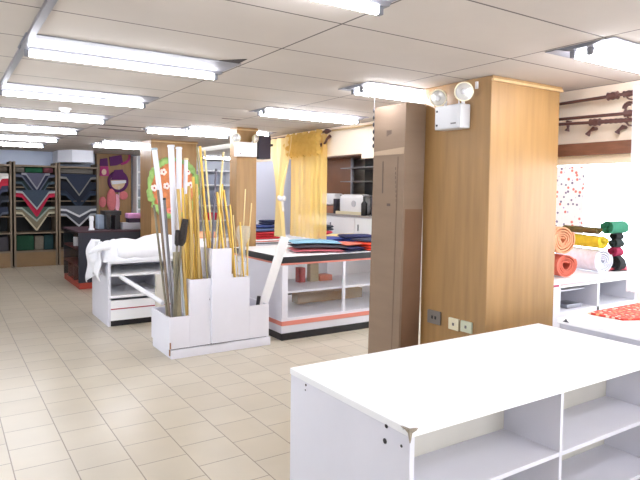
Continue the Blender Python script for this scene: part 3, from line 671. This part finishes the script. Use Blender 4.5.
# valance: gathered ruffles
a = at(291, 150, X=XR).y; b = at(325, 150, X=XR).y
def vf(u, v):
    y = a+(b-a)*u; z = 2.37-.30*v+.015*math.sin(u*34)
    x = XR-.07+.03*math.sin(u*64+.8*math.sin(v*9))+.008*math.sin(v*25+u*18)-.03*math.sin(v*PI)
    return (x, y, z)
tag(obj('curtain_valance', MB().grid(vf, 110, 24), CYG, smooth=True), 'gathered gold valance at the top of the yellow curtain', 'valance')
def tp1(v):
    return (.45, 1-.86*math.sin(min(v/.62, 1)*PI/2)**2 if v < .62 else .14+.3*(v-.62)/.38)
hang(269, 293, 2.34, .98, XR-.10, .03, 24, CYP, 'tied_curtain', 'pale yellow curtain tied in the middle, left of the sheer panel', nu=60, nv=40, taper=tp1)
c = at(281.5, 199, X=XR-.14)
t = thing('curtain_bow', c, 'white ribbon bow tying the pale yellow curtain', 'bow')
obj('knot', MB().ball(c, .035), HOUS, t, smooth=True)
for s in (-1, 1): obj('loop', MB().ball(c+Vector((0, s*.065, .01)), .045, (.5, 1, .8)), HOUS, t, smooth=True)
obj('tail', MB().beam(c-Vector((0, .02, .03)), c-Vector((0, .06, .17)), .03, .006), HOUS, t)
# speaker and emergency light on the slim pillar
t = thing('emergency_light', (3.27, 6.72, 2.0), 'white emergency light box on the slim pillar by the yellow curtain', 'emergency light')
a = at(238, 141.5, Y=6.6); b = at(257.5, 157, Y=6.6)
obj('housing', MB().box(a.x, 6.61, b.z, b.x, 6.719, a.z, .005), HOUS, t)
obj('indicator', MB().box(a.x+.03, 6.606, b.z+.03, a.x+.045, 6.6095, b.z+.04), RED, t)
lamp_head(t, (a.x-.02, 6.60, a.z+.045), (-.5, -.8, -.1), .055); lamp_head(t, (b.x-.03, 6.60, a.z+.05), (.5, -.8, -.2), .055)
obj('swivel_bracket', MB().tube([(a.x+.03, 6.66, a.z+.0005), (a.x+.0, 6.64, a.z+.04)], .01), HOUS, t); obj('swivel_bracket', MB().tube([(b.x-.05, 6.66, a.z+.0005), (b.x-.035, 6.64, a.z+.04)], .01), HOUS, t)
t = thing('wall_speaker', (3.5, 6.8, 2.0), 'dark grey speaker hung on the right side of the slim pillar', 'speaker')
a = at(258.5, 135, Y=6.72); b = at(271, 159, Y=6.72)
obj('cabinet', MB().box(a.x, 6.725, b.z, b.x, 6.92, a.z, .008), DARK, t)
obj('grille', MB().box(a.x+.012, 6.718, b.z+.012, b.x-.012, 6.7245, a.z-.012), mat('purple_grey_mesh', (62, 55, 66), .8), t)
obj('bracket', MB().box(b.x+.0005, 6.78, b.z+.17, b.x+.06, 6.84, b.z+.2), BLACK, t)

# ------------------------------------------------------------------ right side: rods, holdbacks, rolls
def drod(py0, py1, label, ends, px0=540, px1=632, X=3.99, kn=True):
    a = at(px0, py0, X=X); b = at(px1, py1, X=X)
    t = thing('curtain_rod', b, label, 'curtain rod', 'sample rods on the cream wall face')
    obj('shaft', MB().tube([a, b], .012), BRONZE, t, smooth=40)
    d = (b-a).normalized()
    for s, rr in ends:
        p = at(s, py0+(py1-py0)*(s-px0)/(px1-px0), X=X)
        obj('finial', MB().tube([p-d*.04, p-d*.035, p-d*.02, p, p+d*.02, p+d*.035, p+d*.04], [.013, rr, rr*.8, rr, rr*.8, rr, .013], 14), BRONZE, t, smooth=40)
    for y in (a.y-.08, b.y+.04):
        k = (y-a.y)/(b.y-a.y); zz = a.z+(b.z-a.z)*k
        obj('bracket', MB().tube([(X, y, zz-.0125), (X+.03, y, zz-.03), (4.099, y, zz-.03)], .007, 8), BRONZE, t, smooth=True)
drod(107, 93, 'top bronze sample rod with a ribbed end on the cream wall face', [(613, .03), (629, .024)])
drod(121, 113, 'second bronze sample rod, with a round scroll end', [(630, .026)])
drod(125.5, 120, 'third bronze sample rod, with a twisted row of beads', [(595, .028), (606, .018), (611, .018), (616, .018), (621, .018), (627, .014)])
p = at(629.5, 108, X=3.98)
m = MB()
m.tube([p+Vector((0, math.cos(k/16*2*PI)*.045*(1-k/40), math.sin(k/16*2*PI)*.045*(1-k/40))) for k in range(22)], .009, 8)
tag(obj('scroll_finial', m, BRONZE, smooth=True), 'round bronze scroll finial at the right end of the second rod', 'finial')
for pts, l in ((((568, 122), (568, 128), (567, 131)), 'short bronze holdback under the rods, leftmost of three'), (((593.5, 128.5), (590, 131), (587.5, 135)), 'slanted bronze holdback, middle of three'), (((623, 127), (619, 130), (617, 133)), 'slanted bronze holdback, rightmost of three')):
    q = [at(*s, X=4.06) for s in pts]
    tag(obj('curtain_holdback', MB().tube([Vector((4.099, q[0].y, q[0].z))]+q, [.012, .018, .009, .02], 10), BRONZE, smooth=True), l, 'holdback', 'holdbacks under the sample rods')
SHW = curtain_mat('white_sheer', (250, 250, 252), .85)
hang(629, 662, 2.34, .95, 3.93, .02, 60, SHW, 'white_curtain', 'white curtain hanging at the right edge of the photo', nu=80)
# dotted cloth hanging before the window
DOT = dots_mat('dotted_cloth', (244, 238, 240), [(226, 130, 120), (120, 106, 140), (180, 150, 206), (240, 206, 110), (130, 116, 130), (236, 176, 200)], 21, .36)
a = at(550, 167, X=6.05); b = at(584.5, 169, X=6.05)
t = tag(obj('hanging_fabric', MB().box(6.05, b.y, 1.05, 6.06, a.y, 1.93), DOT), 'white cloth with scattered coloured dots hanging by the window', 'fabric')
# table with rolls
t = thing('display_table', (4.75, 3.15, 0), 'white open table with red edge carrying thick fabric rolls', 'table')
ty = 2.8; tz = at(600, 275, Y=ty).z
obj('tabletop', MB().box(4.0, ty, tz-.07, 5.42, 3.5, tz, .003, 1), WHITE, t)
obj('red_edge', MB().box(4.0, ty-.004, tz-.055, 4.12, ty-.0005, tz-.038), mat('magenta_edge', (170, 50, 88), .5), t); obj('pink_edge', MB().box(4.14, ty-.004, tz-.05, 5.3, ty-.0005, tz-.036), mat('pale_pink_edge', (236, 176, 180), .5), t)
xs = [4.0, at(598.5, 295, Y=ty).x, at(636, 290, Y=ty).x]
obj('side_panel', MB().box(4.0, ty+.001, 0, 4.15, 3.49, tz-.0705), WHITE2, t)
obj('divider', MB().box(xs[1]-.015, ty+.001, .3405, xs[1]+.015, 3.3, tz-.0705), WHITE2, t)
obj('side_panel', MB().box(xs[2]-.015, ty+.001, 0, xs[2]+.02, 3.49, tz-.0705), WHITE2, t)
zl = at(598, 306, Y=ty).z
obj('shelf', MB().box(4.151, ty+.001, zl-.05, xs[2]-.016, 3.44, zl-.0), WHITE2, t)
obj('shelf', MB().box(4.151, ty+.12, (zl+tz)/2, xs[1]-.016, 3.44, (zl+tz)/2+.012), WHITE2, t)
obj('back_panel', MB().box(4.151, 3.45, .05, xs[2]-.016, 3.465, tz-.0705), mat('grey_beige_back', (176, 168, 166), .6), t)
simple('steel_box', 'small grey box low on the open table under the rolls', 'box', METAL, 4.32, 2.85, zl+.0005, 4.52, 3.0, zl+.035)
m = MB(); a = [at(619, 276.5, Z=tz+.02), at(640, 284, Z=tz+.02)]
folded(5.2, 3.0, tz+.0005, .36, .34, .03, -.4, (222, 90, 110), 'pink folded cloth at the right end of the roll table', 'cloths on the roll table', 1)
def roll(c, r, L, rgb, label, ax='y', turns=4, core=.2, sq=1.0, group='fabric rolls on the open table', th=None):
    "spiral-wound fabric roll, axis along y (into the room) or x"
    th = th or (r*(1-core)/turns*.62); bm = bmesh.new(); n = int(26*turns)
    prev = None; rings = []
    for i in range(n+1):
        k = i/n; a = k*turns*2*PI+.6; rr = r*core+(r-r*core)*k
        wob = 1+.025*math.sin(a*1.7)+.02*math.sin(a*3.1)
        row = []
        for end in (0, 1):
            for dr in (0, th):
                q = (rr-dr)*wob if k*turns*2*PI > 0 else rr
                e = (end-.0)*L+(-1 if end == 0 else 1)*.006*math.sin(a*2)+(.012*(1-k) if end == 0 else 0)
                u, v = q*math.cos(a), q*math.sin(a)*sq
                row.append(bm.verts.new((c[0]+u, c[1]+e, c[2]+v) if ax == 'y' else (c[0]+e, c[1]+u, c[2]+v)))
        rings.append(row)
    for p, q in zip(rings, rings[1:]):
        o0, i0, o1, i1 = p; O0, I0, O1, I1 = q
        for f in ((o0, O0, O1, o1), (i0, i1, I1, I0), (o0, i0, I0, O0), (o1, O1, I1, i1)): bm.faces.new(f)
    bm.faces.new((rings[0][0], rings[0][2], rings[0][3], rings[0][1])); bm.faces.new((rings[-1][0], rings[-1][1], rings[-1][3], rings[-1][2]))
    if ax == 'y': bmesh.ops.rotate(bm, verts=bm.verts, cent=c, matrix=Matrix.Rotation(-.27, 3, 'Z'))
    w = MB(); w.bm.free(); w.bm = bm
    return tag(obj('fabric_roll', w, cloth(rgb), smooth=40), label, 'fabric roll', group)
k = ty+.035
def base(px, r, z0): q = at(px, 260, Y=k); return (q.x, q.y, z0+r+.001)
c1 = base(567, .100, tz); roll(c1, .106, .5, (226, 120, 100), 'coral thick fabric roll, bottom left by the wooden column', sq=.93, core=.35)
c2 = base(563, .118, tz+.193); roll(c2, .118, .5, (240, 172, 132), 'peach thick fabric roll on top of the coral roll', turns=5)
c3 = base(603.5, .106, tz); roll(c3, .106, .5, (228, 230, 244), 'white fabric roll with pale lavender side on the open table', turns=5)
c4 = base(602.5, .060, tz+.213); roll(c4, .060, .5, (222, 198, 50), 'yellow fabric roll lying on the white roll', turns=4)
roll((c4[0]-.02, k+.03, c4[2]+.098), .036, .42, (98, 84, 42), 'dark olive fabric roll above the yellow one', turns=3)
def xroll(px, z, r, L, rgb, label):
    q = at(px, 250, Y=ty+.1); roll((q.x-L, ty+.1, tz+z+r), r*1.13, L, rgb, label, ax='x', turns=6)
xroll(619, .001, .068, .10, (26, 24, 28), 'black fabric roll at the bottom right of the pile')
xroll(619, .131, .042, .11, (150, 22, 66), 'magenta fabric roll above the bottom black roll')
xroll(620, .211, .037, .12, (30, 40, 38), 'dark green-black fabric roll over the magenta one')
xroll(620, .281, .031, .12, (20, 20, 24), 'thin black fabric roll under the green one')
xroll(622, .339, .055, .26, (44, 124, 96), 'green fabric roll lying crosswise on top of the pile')

# chain of beads beside the carton
t = thing('bead_chain', at(375, 110, X=2.9), 'string of dark beads hanging from the ceiling at the left of the carton', 'bead chain')
p = at(374.5, 108, X=2.88)
q = at(374.5, 147, X=2.88)
obj('string', MB().tube([(p.x, p.y, CEIL-.001), (p.x, p.y, q.z)], .002, 6), GREY, t)
for i in range(6):
    z = p.z-(p.z-q.z)*i/5.5-.02
    obj('bead', MB().ball((p.x-.006, p.y, z), .008, (1, 1, 2.2), 10, 6), DARK, t, smooth=True)
t.location = (p.x, p.y, CEIL-.001)
for ch_ in t.children:
    off = ROOT[t.name]-Vector(t.location)
    for v in ch_.data.vertices: v.co += off
    for vv in (): pass

# ------------------------------------------------------------------ black case at the far left
t = thing('display_case', (2.4, 10.8, 0), 'black display case with red plinth and red inner shelves near the far wall', 'display case')
X0, X1, Y0, Y1 = 1.82, 3.05, 9.8, 11.15
k = MB(); k.box(X0+.001, Y0, .10, X1, Y0+.03, .905); k.box(X0+.001, Y1-.03, .10, X1, Y1, .905); k.box(X1-.03, Y0+.03, .1, X1, Y1-.03, .905); k.box(X0+.3, Y0+.0305, .1, X0+.32, Y1-.0305, .905)
obj('cabinet_body', k, mat('blue_black_laminate', (34, 36, 48), .4), t)
obj('plinth', MB().box(X0+.01, Y0+.002, 0, X1-.005, Y1, .0995), REDL, t)
obj('top', MB().box(X0-.01, Y0-.01, .9055, X1, Y1, .93), mat('dark_red_cloth_top', (58, 28, 38), .7), t)
for z in (.35, .62): obj('shelf', MB().box(X0+.002, Y0+.031, z, X0+.299, Y1-.031, z+.03), RED, t)
for y in (10.2, 10.7): obj('divider', MB().box(X0+.002, y, .101, X0+.299, y+.03, .349), RED, t)
obj('glass_pane', MB().box(X0-.003, Y0+.031, .101, X0+.0005, Y1-.031, .904), GLASS, t)
simple('white_ornament', 'small white figure-shaped ornament inside the dark case side', 'ornament', HOUS, 1.85, 10.35, .651, 1.92, 10.41, .8)
# on top
T = .9305
def on(px0, px1, pyt, yy, dep, m, name, label, cat, z0=T, bv=.004):
    a = at(px0, pyt, Y=yy); b = at(px1, pyt, Y=yy)
    return tag(obj(name, MB().box(a.x, yy, z0, b.x, yy+dep, a.z, bv), m, smooth=40), label, cat)
c = at(92, 215, Y=10.0)
t = thing('white_ornament', (c.x, 10.05, T), 'slender white ornament standing on the left end of the black case', 'ornament')
obj('base', MB().tube([(c.x, 10.05, T), (c.x, 10.05, T+.03)], [.05, .045], 14), HOUS, t, smooth=40)
obj('body', MB().box(c.x-.03, 10.03, T+.0305, c.x+.03, 10.07, T+.15, .008), HOUS, t, smooth=40)
obj('head', MB().box(c.x-.035, 10.02, T+.1505, c.x+.035, 10.08, T+.23, .01), HOUS, t, smooth=40)
t = thing('black_stand', (2.38, 10.2, T), 'small black stand with a flat top on the black case', 'stand')
a = at(105, 211, Y=10.1); b = at(121.5, 211, Y=10.1)
obj('top', MB().box(a.x, 10.1, a.z-.07, b.x, 10.45, a.z, .005), BLACK, t)
for xa, xb in ((a.x+.03, a.x+.09), (b.x-.1, b.x-.02)): obj('leg', MB().box(xa, 10.11, T, xb, 10.4, a.z-.0705), BLACK, t)
on(98, 106.5, 215, 10.3, .2, mat('pale_blue_box', (170, 186, 206), .6), 'blue_box', 'pale blue box left of the black stand on the black case', 'box')
on(108.5, 113.5, 217, 10.42, .15, mat('glass_blue', (196, 206, 216), .4), 'blue_box', 'white-blue box seen between the legs of the black stand', 'box')
on(123, 141, 223, 10.0, .25, mat('magazine_grey', (178, 176, 184), .5), 'magazine', 'flat grey magazine on the right end of the black case', 'magazine')
z = at(130, 223, Y=10.0).z
on(129, 141, 218.5, 10.05, .22, mat('dark_purple_cloth', (60, 44, 62), .8), 'folded_fabric', 'dark folded cloth lying on the grey magazine', 'folded fabric', z0=z+.0005)
z2 = at(130, 218.5, Y=10.05).z
on(128, 143, 213.5, 10.05, .22, mat('orchid_cloth', (222, 156, 206), .8, noise=.15, nscale=12), 'folded_fabric', 'orchid pink folded cloth topmost near the column', 'folded fabric', z0=z2+.0005, bv=.015)

# ------------------------------------------------------------------ cloth wall shelves
SHL = mat('shelf_tan_wood', (124, 108, 88), .6); SHD = mat('shelf_inner_dark', (24, 26, 28), .7); SHB = mat('shelf_base_wood', (136, 108, 74), .6, noise=.15, nscale=3)
SY = 13.15
def shelf_bay(x0, x1, label):
    t = thing('fabric_rack', ((x0+x1)/2, 13.4, 0), label, 'rack')
    for x in (x0, x1-.035): obj('post', MB().box(x, SY, 0, x+.035, 13.78, 2.15), SHL, t)
    obj('back_board', MB().box(x0+.036, 13.72, .3, x1-.036, 13.74, 2.1), SHD, t)
    obj('base_panel', MB().box(x0+.036, SY+.02, 0, x1-.036, SY+.04, .30), SHB, t)
    obj('shelf', MB().box(x0+.036, SY+.005, .3005, x1-.036, 13.71, .33), SHL, t)
    obj('shelf', MB().box(x0+.036, SY+.005, .68, x1-.036, 13.71, .705), SHL, t)
    obj('top_board', MB().box(x0+.036, SY+.005, 2.05, x1-.036, 13.71, 2.085), SHL, t)
    for z in (1.03, 1.35, 1.63, 1.86): obj('hanging_bar', MB().tube([(x0+.0355, SY+.10, z), (x1-.0355, SY+.10, z)], .012, 8), SHL, t)
    return t
def v_cloth(x0, x1, zt, zp, side, rgb, edge, label, off, xp=None, zs=None):
    "a cloth hung from a bar, its lower edge coming to a point"
    xp = xp if xp is not None else (x0+x1)/2; zs = zs if zs is not None else zt-side
    t = thing('hung_cloth', (xp, SY+off, zp), label, 'hung cloth', 'cloths hung in points on the wall racks')
    y = SY+off
    w = (x1-x0)*.16
    pts = [(x0, y, zt), (x1, y, zt), (x1, y, zs), (x1-w, y, zs-.01), (xp+.03, y, zp+.03), (xp, y, zp), (xp-.03, y, zp+.03), (x0+w, y, zs-.01), (x0, y, zs)]
    obj('cloth_panel', MB().prism(pts, (0, .018, 0)), cloth(rgb), t)
    if edge:
        e = .045; m = MB()
        q = [(x1, y-.004, zs), (x1-w, y-.004, zs-.01), (xp, y-.004, zp), (x0+w, y-.004, zs-.01), (x0, y-.004, zs)]
        up = [(a, b, c+e) for a, b, c in q]
        m.prism(q+up[::-1], (0, .0035, 0)); obj('hem', m, cloth(edge), t)
    return t
BX = [(.36, 1.19), (1.225, 2.035), (2.06, 2.86)]
shelf_bay(*BX[0], 'wooden wall rack at the left edge of the photo, cloths hung in points')
shelf_bay(*BX[1], 'middle wooden wall rack with red and beige pointed cloths')
shelf_bay(*BX[2], 'right wooden wall rack with black pointed cloths, next to the doll column')
def zz(py): return at(36, py, Y=SY).z
i0, i1 = BX[1][0]+.04, BX[1][1]-.04; xp = at(37, 190, Y=SY).x
N1 = (46, 52, 76); DK = (36, 38, 46)
v_cloth(i0, i1, zz(174), zz(196), .05, (34, 40, 60), (88, 92, 108), 'navy pointed cloth under the grey-violet one on the middle rack', .045, xp, zz(177))
v_cloth(i0+.1, i1-.1, zz(173), zz(190), .03, (80, 80, 98), (138, 138, 146), 'grey-violet pointed cloth, topmost on the middle rack', .01, xp, zz(175))
v_cloth(i0, i1, zz(181), zz(203), .05, (30, 44, 46), (66, 82, 92), 'dark green-black pointed cloth in the middle rack above the slate one', .085, xp, zz(184))
v_cloth(i0, i1, zz(190), zz(210), .05, (58, 70, 84), (160, 160, 160), 'slate blue pointed cloth with pale hem above the red cloth', .03, xp, zz(193))
v_cloth(i0, i1, zz(192), zz(217), .05, (176, 36, 66), (188, 40, 70), 'crimson red pointed cloth on the middle rack', .06, xp, zz(197))
v_cloth(i0, i1, zz(207), zz(222), .05, (74, 90, 80), (150, 160, 148), 'sage green pointed cloth under the crimson one', .075, xp, zz(209))
v_cloth(i0, i1, zz(210), zz(231.5), .05, (120, 112, 92), (188, 180, 152), 'beige pointed cloth, lowest on the middle rack', .095, xp, zz(214))
j0, j1 = BX[2][0]+.04, BX[2][1]-.04; xq = at(79.5, 190, Y=SY).x
v_cloth(j0, j1, zz(173), zz(196), .05, (40, 48, 66), (128, 126, 122), 'steel navy pointed cloth with pale hem, top of the right rack', .03, xq, zz(178))
v_cloth(j0, j1, zz(181), zz(203), .05, (28, 34, 48), None, 'black-navy pointed cloth second on the right rack', .06, xq, zz(189))
v_cloth(j0, j1, zz(190), zz(209), .05, (36, 44, 62), (44, 58, 74), 'very dark blue pointed cloth third on the right rack', .09, xq, zz(195))
v_cloth(j0, j1, zz(206), zz(218), .05, (92, 96, 104), (206, 208, 210), 'grey pointed cloth with white hem on the right rack', .04, xq, zz(211))
v_cloth(j0, j1, zz(211), zz(228), .05, (64, 66, 74), (176, 178, 182), 'charcoal pointed cloth, lowest on the right rack', .07, xq, zz(216))
k0, k1 = BX[0][0]+.055, BX[0][1]-.055; xk = (k0+k1)/2
v_cloth(k0, k1, zz(174), zz(200), .05, (206, 202, 196), (226, 222, 216), 'white pointed cloth, topmost on the left rack', .02, xk, zz(179))
v_cloth(k0, k1, zz(178), zz(207), .05, (176, 40, 58), (188, 44, 66), 'red pointed cloth under the white one on the left rack', .05, xk, zz(186))
v_cloth(k0, k1, zz(186), zz(213), .05, (52, 56, 78), (70, 74, 96), 'indigo pointed cloth, third on the left rack', .08, xk, zz(192))
v_cloth(k0, k1, zz(196), zz(220), .05, (34, 38, 46), (58, 62, 72), 'black pointed cloth, fourth on the left rack', .04, xk, zz(202))
v_cloth(k0, k1, zz(207), zz(232), .05, (48, 54, 72), (90, 96, 110), 'dark blue pointed cloth, lowest on the left rack', .09, xk, zz(214))
def bolt(x0, x1, z0, z1, rgb, label, y=13.25):
    simple('fabric_bolt', label, 'fabric bolt', cloth(rgb), x0, y, z0, x1, y+.3, z1, .02, 'fabric bolts on the wall racks')
bolt(1.27, 1.60, .3305, .64, (20, 66, 44), 'deep green cloth bolt on the bottom shelf of the middle rack')
bolt(1.61, 1.78, .3305, .62, (120, 112, 98), 'grey-beige cloth bolt between two green ones at the bottom')
bolt(1.79, 1.97, .3305, .64, (28, 60, 62), 'dark teal cloth bolt at the right of the middle rack bottom shelf')
bolt(.9, 1.13, .3305, .62, (70, 66, 70), 'grey cloth bolt on the bottom shelf of the left rack')
def tops(x0, x1, rgb, label): simple('fabric_bolt', label, 'fabric bolt', cloth(rgb), x0, 13.3, 1.935, x1, 13.6, 2.045, .02, 'fabric bolts on the wall racks')
for a, b in BX: pass
sb = MB()
for (a, b), nm in zip(BX, 'abc'):
    pass
tops(1.45, 1.78, (22, 84, 54), 'bright green cloth bolt in the top slot of the middle rack')
tops(1.27, 1.44, (104, 100, 92), 'grey cloth bolt left of the green one in the top slot')
tops(1.79, 1.98, (112, 60, 66), 'dull red cloth bolt right of the green one in the top slot')
tops(2.11, 2.78, (110, 104, 96), 'long taupe cloth bolt in the top slot of the right rack')
tops(.5, 1.13, (96, 84, 72), 'brown cloth bolt in the top slot of the left rack')
for (a, b) in BX:
    pass

# ------------------------------------------------------------------ hangings on the far column
FY = 13.585
def px_poly(pts, y): return [at(a, b, Y=y) for a, b in pts]
def ell(px, py, rx, ry, y, n=24): return [at(px+rx*math.cos(2*PI*k/n), py+ry*math.sin(2*PI*k/n), Y=y) for k in range(n)]
PUR = cloth((98, 46, 100)); PINK = cloth((226, 128, 132)); PKL = cloth((240, 176, 196)); MAG = cloth((190, 70, 130))
t = thing('wall_hanging', at(104, 178, Y=FY), 'small purple hat-topped doll hanging at the upper left of the far column', 'wall hanging')
obj('hat', MB().prism(px_poly([(100, 159), (107, 158), (108, 166), (99.5, 166)], FY), (0, -.03, 0)), PUR, t)
obj('body', MB().prism(px_poly([(100, 166.3), (108, 166.3), (109, 176), (99.5, 176)], FY), (0, -.025, 0)), MAG, t)
obj('face', MB().prism(ell(104, 172, 2.4, 3, FY-.027, 16), (0, -.01, 0)), cloth((240, 214, 190)), t)
t = thing('wall_hanging', at(117, 166, Y=FY), 'purple caterpillar-like stuffed hanging across the top of the far column', 'wall hanging')
obj('body', MB().prism(px_poly([(109, 157), (121, 155), (122.5, 163), (116, 165.5), (110, 166)], FY), (0, -.04, 0)), PUR, t)
obj('tail', MB().tube(px_poly([(121, 164), (126, 162.5), (129, 159.5), (129.5, 156), (127.5, 153)], FY-.02), [.03, .03, .03, .022, .02], 8), MAG, t, smooth=True)
t = thing('wall_hanging', at(118, 190, Y=FY), 'round purple doll head with pointed hat and white brim on the far column', 'wall hanging')
R = MB(); n = 28
pr = [at(118+9*math.cos(2*PI*i/n), 181.5+9.5*math.sin(2*PI*i/n), Y=FY-.02) for i in range(n+1)]
obj('ring', MB().tube(pr, .035, 8, caps=False), PUR, t, smooth=True)
obj('face', MB().prism(ell(118, 182, 8, 8.5, FY, 24), (0, -.012, 0)), cloth((236, 206, 168)), t)
obj('hat', MB().prism(px_poly([(111, 180), (114, 170), (122.5, 169.5), (126, 180)], FY-.055), (0, -.02, 0)), PUR, t)
obj('brim', MB().prism(px_poly([(111, 181), (126, 180.3), (126, 183), (112, 184.5)], FY-.0765), (0, -.01, 0)), HOUS, t)
t = thing('wall_hanging', at(102, 208, Y=FY), 'small pink oval doll at the lower left of the far column', 'wall hanging')
obj('body', MB().ball(at(102.5, 202, Y=FY-.03), .09, (.9, .3, 1.35)), PINK, t, smooth=True)
t = thing('wall_hanging', at(113, 211, Y=FY), 'large pink and red doll in the centre bottom of the far column', 'wall hanging')
obj('body', MB().ball(at(111.5, 200, Y=FY-.04), .12, (.9, .35, 2.2)), PINK, t, smooth=True); obj('side_piece', MB().ball(at(117, 203, Y=FY-.03), .09, (.7, .3, 2.3)), PKL, t, smooth=True)
t = thing('wall_hanging', at(124, 200, Y=FY), 'round pink rosette on the right of the far column', 'wall hanging')
obj('rosette', MB().ball(at(123.5, 195.5, Y=FY-.03), .1, (1, .3, 1)), PINK, t, smooth=True); obj('ribbon', MB().beam(at(119, 186, Y=FY-.02), at(119, 206, Y=FY-.02), .03, .01), HOUS, t)

# ------------------------------------------------------------------ wreath on the middle column
WY = 9.17
cw = at(173, 188, Y=WY); t = thing('flower_wreath', cw, 'round orange wreath with green leaves and white flowers on the middle column', 'wreath')
n = 40
obj('backing', MB().prism([cw+Vector((.37*math.cos(2*PI*k/n), 0, .43*math.sin(2*PI*k/n))) for k in range(n)], (0, -.015, 0)), mat('orange_weave', (214, 134, 84), .8, noise=.3, nscale=14), t)
m = MB(); random.seed(3)
LG = mat('leaf_green', (150, 184, 104), .7, noise=.3, nscale=10)
for k in range(46):
    a = 2*PI*k/46; c = cw+Vector((.40*math.cos(a), -.04-.02*random.random(), .46*math.sin(a)))
    q = m.bm.verts; d = a+PI/2+random.uniform(-.7, .7)
    m.ball(c, .055, (.9*abs(math.cos(d))+.35, .3, .9*abs(math.sin(d))+.35), 8, 6)
obj('leaf_ring', m, LG, t, smooth=True)
for px, py in ((163.4, 172), (154, 188), (166.5, 186), (188, 171.5), (190, 185), (160, 201), (177, 200), (170, 211), (186, 205)):
    c = at(px, py, Y=WY-.05); f = MB()
    for k in range(5): f.ball(c+Vector((.032*math.cos(k*1.257), 0, .032*math.sin(k*1.257))), .026, (1, .4, 1), 8, 6)
    fl = obj('flower', f, mat('flower_white', (250, 232, 224), .7) if py < 195 else mat('flower_pink', (240, 140, 120), .7), t, smooth=True)
    obj('flower_centre', MB().ball(c+Vector((0, -.016, 0)), .014, u=8, v=6), mat('flower_centre_red', (170, 40, 40), .7), fl, smooth=True)

# ------------------------------------------------------------------ far right shelving
def bookcase(x0, x1, y, zt, n, label, shelves):
    t = thing('white_bookcase', ((x0+x1)/2, y+.15, 0), label, 'bookcase')
    for x in (x0, x1-.03): obj('side_panel', MB().box(x, y, 0, x+.03, y+.35, zt), WHITE, t)
    obj('back_panel', MB().box(x0+.031, y+.33, 0, x1-.031, y+.349, zt), mat('pale_grey_back', (206, 210, 218), .7), t)
    for z in shelves: obj('shelf', MB().box(x0+.031, y+.001, z, x1-.031, y+.329, z+.03), WHITE, t)
    return t
bookcase(3.72, 4.3, 13.3, 2.38, 5, 'narrow white bookcase between the doll column and wreath column', (.1, .45, .8, 1.15, 1.42, 1.7, 2.0))
bookcase(4.72, 5.70, 12.5, 2.3, 5, 'wide white bookcase behind the rods, with grey boxes', (.1, .55, .9, 1.25, 1.72, 2.05))
fx = lambda px, y=12.55: at(px, 190, Y=y).x
GB = mat('grey_box', (150, 156, 172), .6)
simple('grey_storage_box', 'grey box on the middle shelf of the wide white bookcase', 'box', GB, 5.08, 12.56, 1.7505, 5.45, 12.8, 1.98)
simple('grey_storage_box', 'lower grey box on the wide white bookcase', 'box', mat('grey_box_dark', (128, 132, 146), .6), 5.08, 12.56, 1.2805, 5.4, 12.8, 1.62)
simple('red_storage_box', 'red box low on the wide white bookcase behind the rods', 'box', cloth((206, 40, 70)), 5.12, 12.52, .9305, 5.36, 12.8, 1.10)
simple('grey_storage_box', 'grey box on the upper shelf of the narrow bookcase', 'box', GB, 3.76, 13.34, 1.4505, 3.95, 13.5, 1.62)
simple('green_storage_box', 'grey-green box low on the narrow bookcase', 'box', mat('grey_green_box', (140, 156, 150), .6), 3.76, 13.34, 1.1805, 3.95, 13.5, 1.38)
# white covered table beyond the rods, at the foot of the middle column
t = thing('display_table', (3.6, 8.3, 0), 'white table behind the rod stand, partly hidden by the slim pillar', 'table')
obj('tabletop', MB().box(2.95, 7.95, .86, 3.6, 9.0, .89), WHITE, t); obj('table_body', MB().box(2.97, 7.97, 0, 3.58, 8.98, .8595), WHITE2, t)
simple('orange_cloth_stack', 'small orange cloth stack seen between rods on the rear white table', 'folded fabric', cloth((238, 176, 140)), 3.2, 8.2, .8905, 3.5, 8.5, .98, .01)

# ------------------------------------------------------------------ light
W = bpy.data.worlds.new('world'); S.world = W; W.use_nodes = True
bg = W.node_tree.nodes['Background']; bg.inputs[0].default_value = (.86, .93, 1, 1); bg.inputs[1].default_value = 8.5
S.view_settings.view_transform = 'Standard'; S.view_settings.look = 'None'; S.view_settings.gamma = 1
S.view_settings.exposure = -0.1; S.view_settings.use_curve_mapping = False
